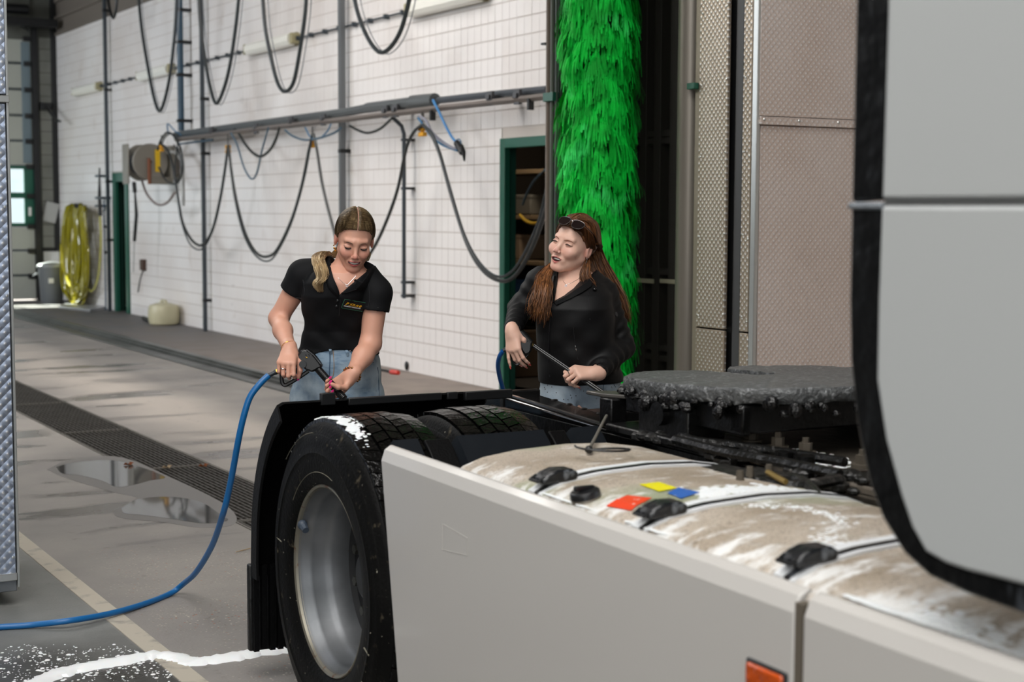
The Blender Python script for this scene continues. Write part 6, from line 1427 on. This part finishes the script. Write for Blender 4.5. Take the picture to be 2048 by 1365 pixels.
# hair: cap, side curtains
M_h2=hairmat('hair_auburn','#5d3a23','#38220f','#8a5a34'); M_h2l=hairmat('hair_auburn_light','#875731','#5b371d','#b27a47')
H2F=lambda y: np.interp(y,[-.1,-.075,-.045,-.02,-.002,.02,.06],[.070,.068,.050,.018,-.004,-.05,-.10])
V,Q=hair_cap(B_,H2,ho2,.010,True,.0028,.0008,H2F,-.11); cap2=finish(B_,w2,'hair',V,Q,M_h2,w2)
paths=[];paths2=[]
def sk2(q,t): return H2@on_skull(np.array(q),t)+ho2
for i in range(1700):
    u=rg.rand()
    # right-hand curtain falls from the parting over the crown, behind the ear and down past the shoulder
    y0=-.075+.17*rg.rand(); a=[.004,y0,.12]; side=.078
    m1=[.05,y0*.6+.03,.095]; m2=[side,.028+.05*rg.rand(),.03]; m3=[side,.035+.05*rg.rand(),-.03]
    t=rg.rand(); lane=[LB(1168+45*t,525,-.05+.14*t),LB(1178+52*t,560,-.06+.16*t),LB(1212+34*t,600,-.01+.10*t),LB(1230+22*t,638+9*rg.randn(),.03+.06*t)]
    if t<.28: lane=[LB(1170+30*t,530,-.09),LB(1164+50*t,552,-.11),LB(1172+60*t,566+8*rg.rand(),-.11)]
    j=rg.randn(3)*.0045; P=[sk2(a,.011),sk2(m1,.012+.002*rg.rand()),sk2(m2,.013+.010*t),LB(1174+31*t,500,.0+.07*t)]+[p+j*(k+1)*.6 for k,p in enumerate(lane)]
    (paths if rg.rand()<.6 else paths2).append(cr(P,5))
for i in range(1300):
    y0=-.07+.15*rg.rand(); a=[-.004,y0,.12]; m1=[-.05,y0*.6+.03,.095]; m2=[-.076,.02+.05*rg.rand(),.02]; m3=[-.07,.035+.04*rg.rand(),-.05]
    t=rg.rand(); lane=[LB(1102-20*t,545,-.10),LB(1100-28*t,572,-.17),LB(1095-30*t,600,-.19),LB(1088-24*t+4*rg.randn(),628+9*rg.randn()-14*t,-.185)]
    j=rg.randn(3)*.004; wv=.004*math.sin(i); P=[sk2(a,.011),sk2(m1,.012),sk2(m2,.012+.004*rg.rand()),sk2(m3,.012)]+[p+j*(k+1)*.6+np.array([wv*(-1)**k,0,0]) for k,p in enumerate(lane)]
    (paths if rg.rand()<.45 else paths2).append(cr(P,5))
strands(paths,.0015,M_h2,'long_hair',w2); strands(paths2,.0015,M_h2l,'long_hair',w2)
paths=[]
for i in range(300):
    sg=1 if rg.rand()<.7 else -1; a=np.array([sg*(.003+.045*rg.rand()**1.4),-.086,.070]); a[2]+=.006*rg.rand()-.35*max(abs(a[0])-.02,0); mid=np.array([sg*.08,-.02+.03*rg.rand(),.045-.03*rg.rand()]); e=np.array([sg*.08,.03+.02*rg.rand(),.0])
    C_=[on_skull(p,.0105+.002*rg.rand()) for p in cr([a,(a+mid)/2+[0,0,.02],mid,e],6)]; paths.append([H2@p+ho2 for p in C_])
strands(paths,.0016,M_h2,'front_hair',cap2)
for sg in (-1,1):
    facecurve([(sg*.012,.0125),(sg*.024,.0160),(sg*.037,.0160),(sg*.047,.0110)],.0020,mat('brow_auburn','#8a5a44',.7),'eyebrow',w2,H2,ho2,.0003,full=1.04,mouth=MO2)
    facecurve([(sg*.0195,-.0010),(sg*.026,.0016),(sg*.034,.0016),(sg*.042,-.0012),(sg*.047,-.003)],.0013,M_lash,'eyelashes',w2,H2,ho2,.0012,full=1.04,mouth=MO2)
    facecurve([(sg*.0205,-.0022),(sg*.027,-.0014),(sg*.034,-.0016),(sg*.041,-.0030)],.0012,mat('eye_slit','#2a211f',.2),'eye_slit',w2,H2,ho2,.0006,full=1.04,mouth=MO2)
    facecurve([(sg*.020,-.0085),(sg*.030,-.0108),(sg*.042,-.0085)],.0007,MATS['lid_crease'],'eye_crease',w2,H2,ho2,.0001,full=1.04,mouth=MO2)
teeth(H2,ho2,w2,MO2,.002,(.95,.05))
# sunglasses pushed up on the head
sg_=empty('sunglasses',(0,0,0)); sg_.parent=w2; M_lens=mat('mirror_lens','#3a2f2e',.08,metal=.7)
def gp(x,z,y=-.066): q=np.array([x,y,z]); return q
GR=np.array([[1,0,0],[0,math.cos(-.62),-math.sin(-.62)],[0,math.sin(-.62),math.cos(-.62)]]); GO=np.array([.020,-.080,.082])
def gq(p): return H2@(GR@np.array(p)+GO)+ho2
for s_ in (-1,1):
    out=[(.006,.012),(.020,.018),(.045,.018),(.058,.012),(.060,.0),(.052,-.014),(.036,-.020),(.018,-.018),(.008,-.006)]
    P=[gq((s_*x,-.010+.35*(x*x)/.06*.3,z)) for x,z in out]; c=sum(P)/len(P); dn=H2@(GR@np.array([0,.0022,0]))
    b=MB(); n=len(P); b.add([p for p in P]+[p+dn for p in P],[tuple(range(n)),tuple(range(2*n-1,n-1,-1))]+[(i,(i+1)%n,n+(i+1)%n,n+i) for i in range(n)]); b.build('lens',M_lens,sg_)
    b=MB(); b.tube(cr(P+[P[0]],3),.0016,6,cap=False); b.build('rim',mat('shiny_frame','#8d8888',.15,metal=.9),sg_)
    b=MB(); b.tube(cr([gq((s_*.060,-.005,.008)),gq((s_*.068,.01,.008)),sk2([s_*.082,-.0,.06],.014),sk2([s_*.082,.04,.02],.014)],5),.0024,6,flat=.6); b.build('temple',M_black,sg_)
b=MB(); b.tube([gq((-.007,-.010,.006)),gq((0,-.013,.009)),gq((.007,-.010,.006))],.0018,6); b.build('bridge',MATS['shiny_frame'],sg_)
p=ho2+H2@np.array([.080,.0,-.038]); b=MB(); b.ball(p+np.array([0,-.006,0]),.003,8,6); b.build('ear_stud',M_silver,w2); b=MB(); b.tube([p+np.array([0,-.006,-.006]),p+np.array([-.003,-.006,-.014]),p+np.array([-.007,-.006,-.020])],.0018,6); b.build('earring',M_silver,w2)
b=MB(); b.tube([q for q in [hit(B_,bb2,x,y,.001)[0] for x,y in ((1126,562),(1128,565),(1132,570),(1142,567),(1155,560),(1162,554))] if q is not None],.0008,5); b.build('necklace',M_silver,w2)
p,_=hit(B_,bb2,1132,573,.002); b=MB(); b.rev([(-.0008,.0028),(.0008,.0028),(.0008,.0048),(-.0008,.0048)],p,(0,1,0),(1,0,0),14,closed=True); b.build('pendant',M_silver,w2)
b=MB(); i_=5+3; a,c=gR[i_][0],gR[i_][1]; ax=(c-a)/np.linalg.norm(c-a); u=np.cross(ax,[1,0,0]); u/=np.linalg.norm(u); w=np.cross(ax,u); q=a+(c-a)*.55; b.tube([q+.0105*(math.cos(t)*u+math.sin(t)*w) for t in np.linspace(0,6.2832,24)],.002,6,cap=False); b.build('ring',M_silver,w2)
# ================================================================== SPRAY GUNS AND BLUE HOSES
def wd(px,py,d): return CAMP+ray(px,py)*d
M_gun=mat('gun_black_plastic','#0d0e10',0.38,spec=0.5,bump=(200,.03,2)); M_blueh=mat('blue_pressure_hose','#04619f',0.45,spec=0.5,coat=.2)
def slab(pxs,d,th,off): # outline slab facing the photograph's side, th thick along the depth
    return MB(off).prism([(x,y) for x,y in pxs],lambda u,v,t:wd(u,v,d)+EYv*t,-th/2,th/2)
C1=lambda pts:[(530+x/10.24,680+y/10.24) for x,y in pts]
D1=5.615; O1_=wd(600,735,D1); gun1=empty('spray_gun',tuple(O1_),label='black spray gun with ribbed lance held by the woman in the polo shirt',cat='spray gun')
slab(C1([(650,400),(680,290),(740,215),(810,178),(880,190),(960,235),(1050,340),(1130,440),(1180,520),(1182,565),(1110,590),(1040,635),(965,662),(900,632),(830,612),(785,540),(690,510)]),D1,.040,O1_).build('body_shell',M_gun,gun1,bev=.008)
b=MB(O1_); b.tube([wd(*C1([(300,600)])[0],D1+.0),wd(*C1([(480,520)])[0],D1),wd(*C1([(700,440)])[0],D1)],[.012,.015,.017],12); b.build('handle',M_gun,gun1)
b=MB(O1_); b.tube(cr([wd(x,y,D1) for x,y in C1([(345,560),(340,720),(350,860),(400,928),(500,890),(700,770),(890,640)])],5),.0062,8,flat=1.3); b.build('trigger_guard',M_gun,gun1)
b=MB(O1_); b.tube(cr([wd(x,y,D1) for x,y in C1([(700,520),(640,640),(560,720),(470,760)])],5),.006,8); b.build('trigger',M_gun,gun1)
b=MB(O1_); b.tube([wd(*C1([(770,505)])[0],D1-.018),wd(*C1([(770,505)])[0],D1-.030)],.013,16); b.build('safety_knob',M_gun,gun1)
b=MB(O1_); b.tube([wd(*C1([(850,205)])[0],D1-.022),wd(*C1([(1000,320)])[0],D1-.022),wd(*C1([(1140,500)])[0],D1-.022)],.0022,6); b.build('shell_ridge',mat('ridge_grey','#4b4d50',.35),gun1)
for k in range(3): b=MB(O1_); p=C1([(830+60*k,300-8*k),(850+60*k,350-8*k)]); b.tube([wd(*p[0],D1-.021),wd(*p[1],D1-.021)],.0018,5); b.build('shell_slot',M_black,gun1)
b=MB(O1_); p=C1([(835,355),(865,375)]); b.tube([wd(*p[0],D1-.021),wd(*p[1],D1-.021)],.0025,6); b.build('brass_screw',M_brass,gun1)
p0=wd(*C1([(1060,570)])[0],D1); p1=wd(*C1([(1090,610)])[0],D1-.003); b=MB(O1_); b.tube([p0,p1],.013,6); b.build('brass_nut',M_brass,gun1)
q0=wd(*C1([(1085,600)])[0],D1-.004); q1=wd(*C1([(1620,1210)])[0],D1-.07); q2=wd(712,835,D1-.22)
b=MB(O1_); b.tube([q0,q1],.0108,14); b.build('lance_grip',M_gun,gun1)
for k in range(30):
    t=(k+.6)/30; c=q0+(q1-q0)*t; d=(q1-q0)/np.linalg.norm(q1-q0); b=MB(O1_); b.tube([c-d*.0022,c+d*.0022],.0140,12); b.build('grip_rib',M_gun,gun1,bev=.0008)
b=MB(O1_); b.tube([q1,q2],.008,12); b.build('lance_tube',M_gun,gun1)
f0=wd(*C1([(318,620)])[0],D1); f1=wd(*C1([(232,658)])[0],D1-.003); f2=wd(*C1([(70,735)])[0],D1-.01)
b=MB(O1_); b.tube([f0,f1],.0105,6); b.build('brass_fitting',M_brass,gun1); b=MB(O1_); b.tube([f1,f1*.8+f2*.2,f1*.75+f2*.25,f2],[.0095,.0098,.008,.0078],12); b.build('hose_crimp',mat('crimp_grey','#34383c',.4,metal=.4),gun1)
hp=[f2,wd(520,768,5.59),wd(500,795,5.58),wd(487,835,5.58),wd(476,885,5.60),wd(467,935,5.64),wd(457,985,5.69),wd(445,1032,5.75),onz(424,1092,.30),onz(393,1144,.14),onz(366,1169,.05)]
def fl_(x,y,z=.012): return onz(x,y,z)
hp+=[fl_(340,1188),fl_(290,1208),fl_(220,1228,.02),fl_(140,1242,.03),fl_(60,1251,.014),fl_(0,1255),fl_(-90,1262),fl_(-300,1250)]
b=MB(); b.tube(cr(hp,10),.0118,14); tag(b.build('pressure_hose',M_blueh),'bright blue hose arcing from the polo woman\'s gun down onto the floor','hose')
C2=lambda pts:[(990+x/7.583,630+y/7.583) for x,y in pts]
D2=6.04; O2_=wd(1045,700,D2); gun2=empty('spray_gun',tuple(O2_),label='black spray gun with a long double-tube lance held by the woman in the jacket',cat='spray gun')
slab(C2([(325,290),(345,250),(395,228),(430,245),(500,330),(565,405),(560,450),(553,540),(520,590),(450,610),(400,540),(350,410)]),D2,.036,O2_).build('body_shell',M_gun,gun2,bev=.007)
b=MB(O2_); b.tube([wd(*C2([(400,262)])[0],D2-.006),wd(*C2([(545,425)])[0],D2-.006)],[.0125,.0125],14); b.build('barrel_cover',M_gun,gun2)
for x,y in ((387,300),(492,402)): b=MB(O2_); p=wd(*C2([(x,y)])[0],D2-.019); b.ball(p,.0022,8,5); b.build('screw',M_zip,gun2)
b=MB(O2_); b.tube(cr([wd(x,y,D2+.01) for x,y in C2([(395,480),(330,560),(250,590),(190,540)])],5),.012,10); b.build('handle',M_gun,gun2)
b=MB(O2_); b.tube(cr([wd(x,y,D2) for x,y in C2([(235,560),(262,660),(300,738),(345,750),(420,680),(500,600)])],5),.0045,8,flat=1.4); b.build('trigger_guard',M_gun,gun2)
b=MB(O2_); b.tube([wd(*C2([(535,440)])[0],D2),wd(*C2([(575,475)])[0],D2)],.0085,6); b.build('brass_nut',mat('dark_brass','#6b5a34',.35,metal=.8),gun2)
for off,r in (((0,0),.0065),((22,-22),.0062)):
    a=wd(*C2([(570+off[0],470+off[1]*.6)])[0],D2-.0+off[0]*.0004); c=wd(1192+off[0]/7.6,779+off[1]/7.6,5.96); e=wd(1232+off[0]/9,806+off[1]/9,5.90)
    b=MB(O2_); b.tube([a,c,e],r,12); b.build('lance_tube',mat('lance_black','#17181a',.25,spec=.6),gun2)
a=wd(*C2([(165,525)])[0],D2); h2=[wd(*C2([(180,515)])[0],D2),wd(1006,702,D2+.0),wd(999,714,D2+.02),wd(996,732,D2+.06),wd(1000,757,D2+.12),wd(1008,785,D2+.18),wd(1018,820,D2+.3),wd(1020,880,6.6)]
p=onz(1000,960,.012); p2=onz(700,900,.012); h2+=[p,p+(p2-p)*.6,p2]
b=MB(O2_); b.tube([h2[0]+(h2[0]-h2[1])*.8,h2[0],h2[1]],[.009,.0085,.0075],10); b.build('hose_crimp',MATS['crimp_grey'],gun2)
b=MB(); b.tube(cr(h2[1:],10),.0092,12); tag(b.build('pressure_hose',mat('dark_blue_hose','#0c4f92',.35)),'darker blue hose hanging from the jacket woman\'s gun','hose')
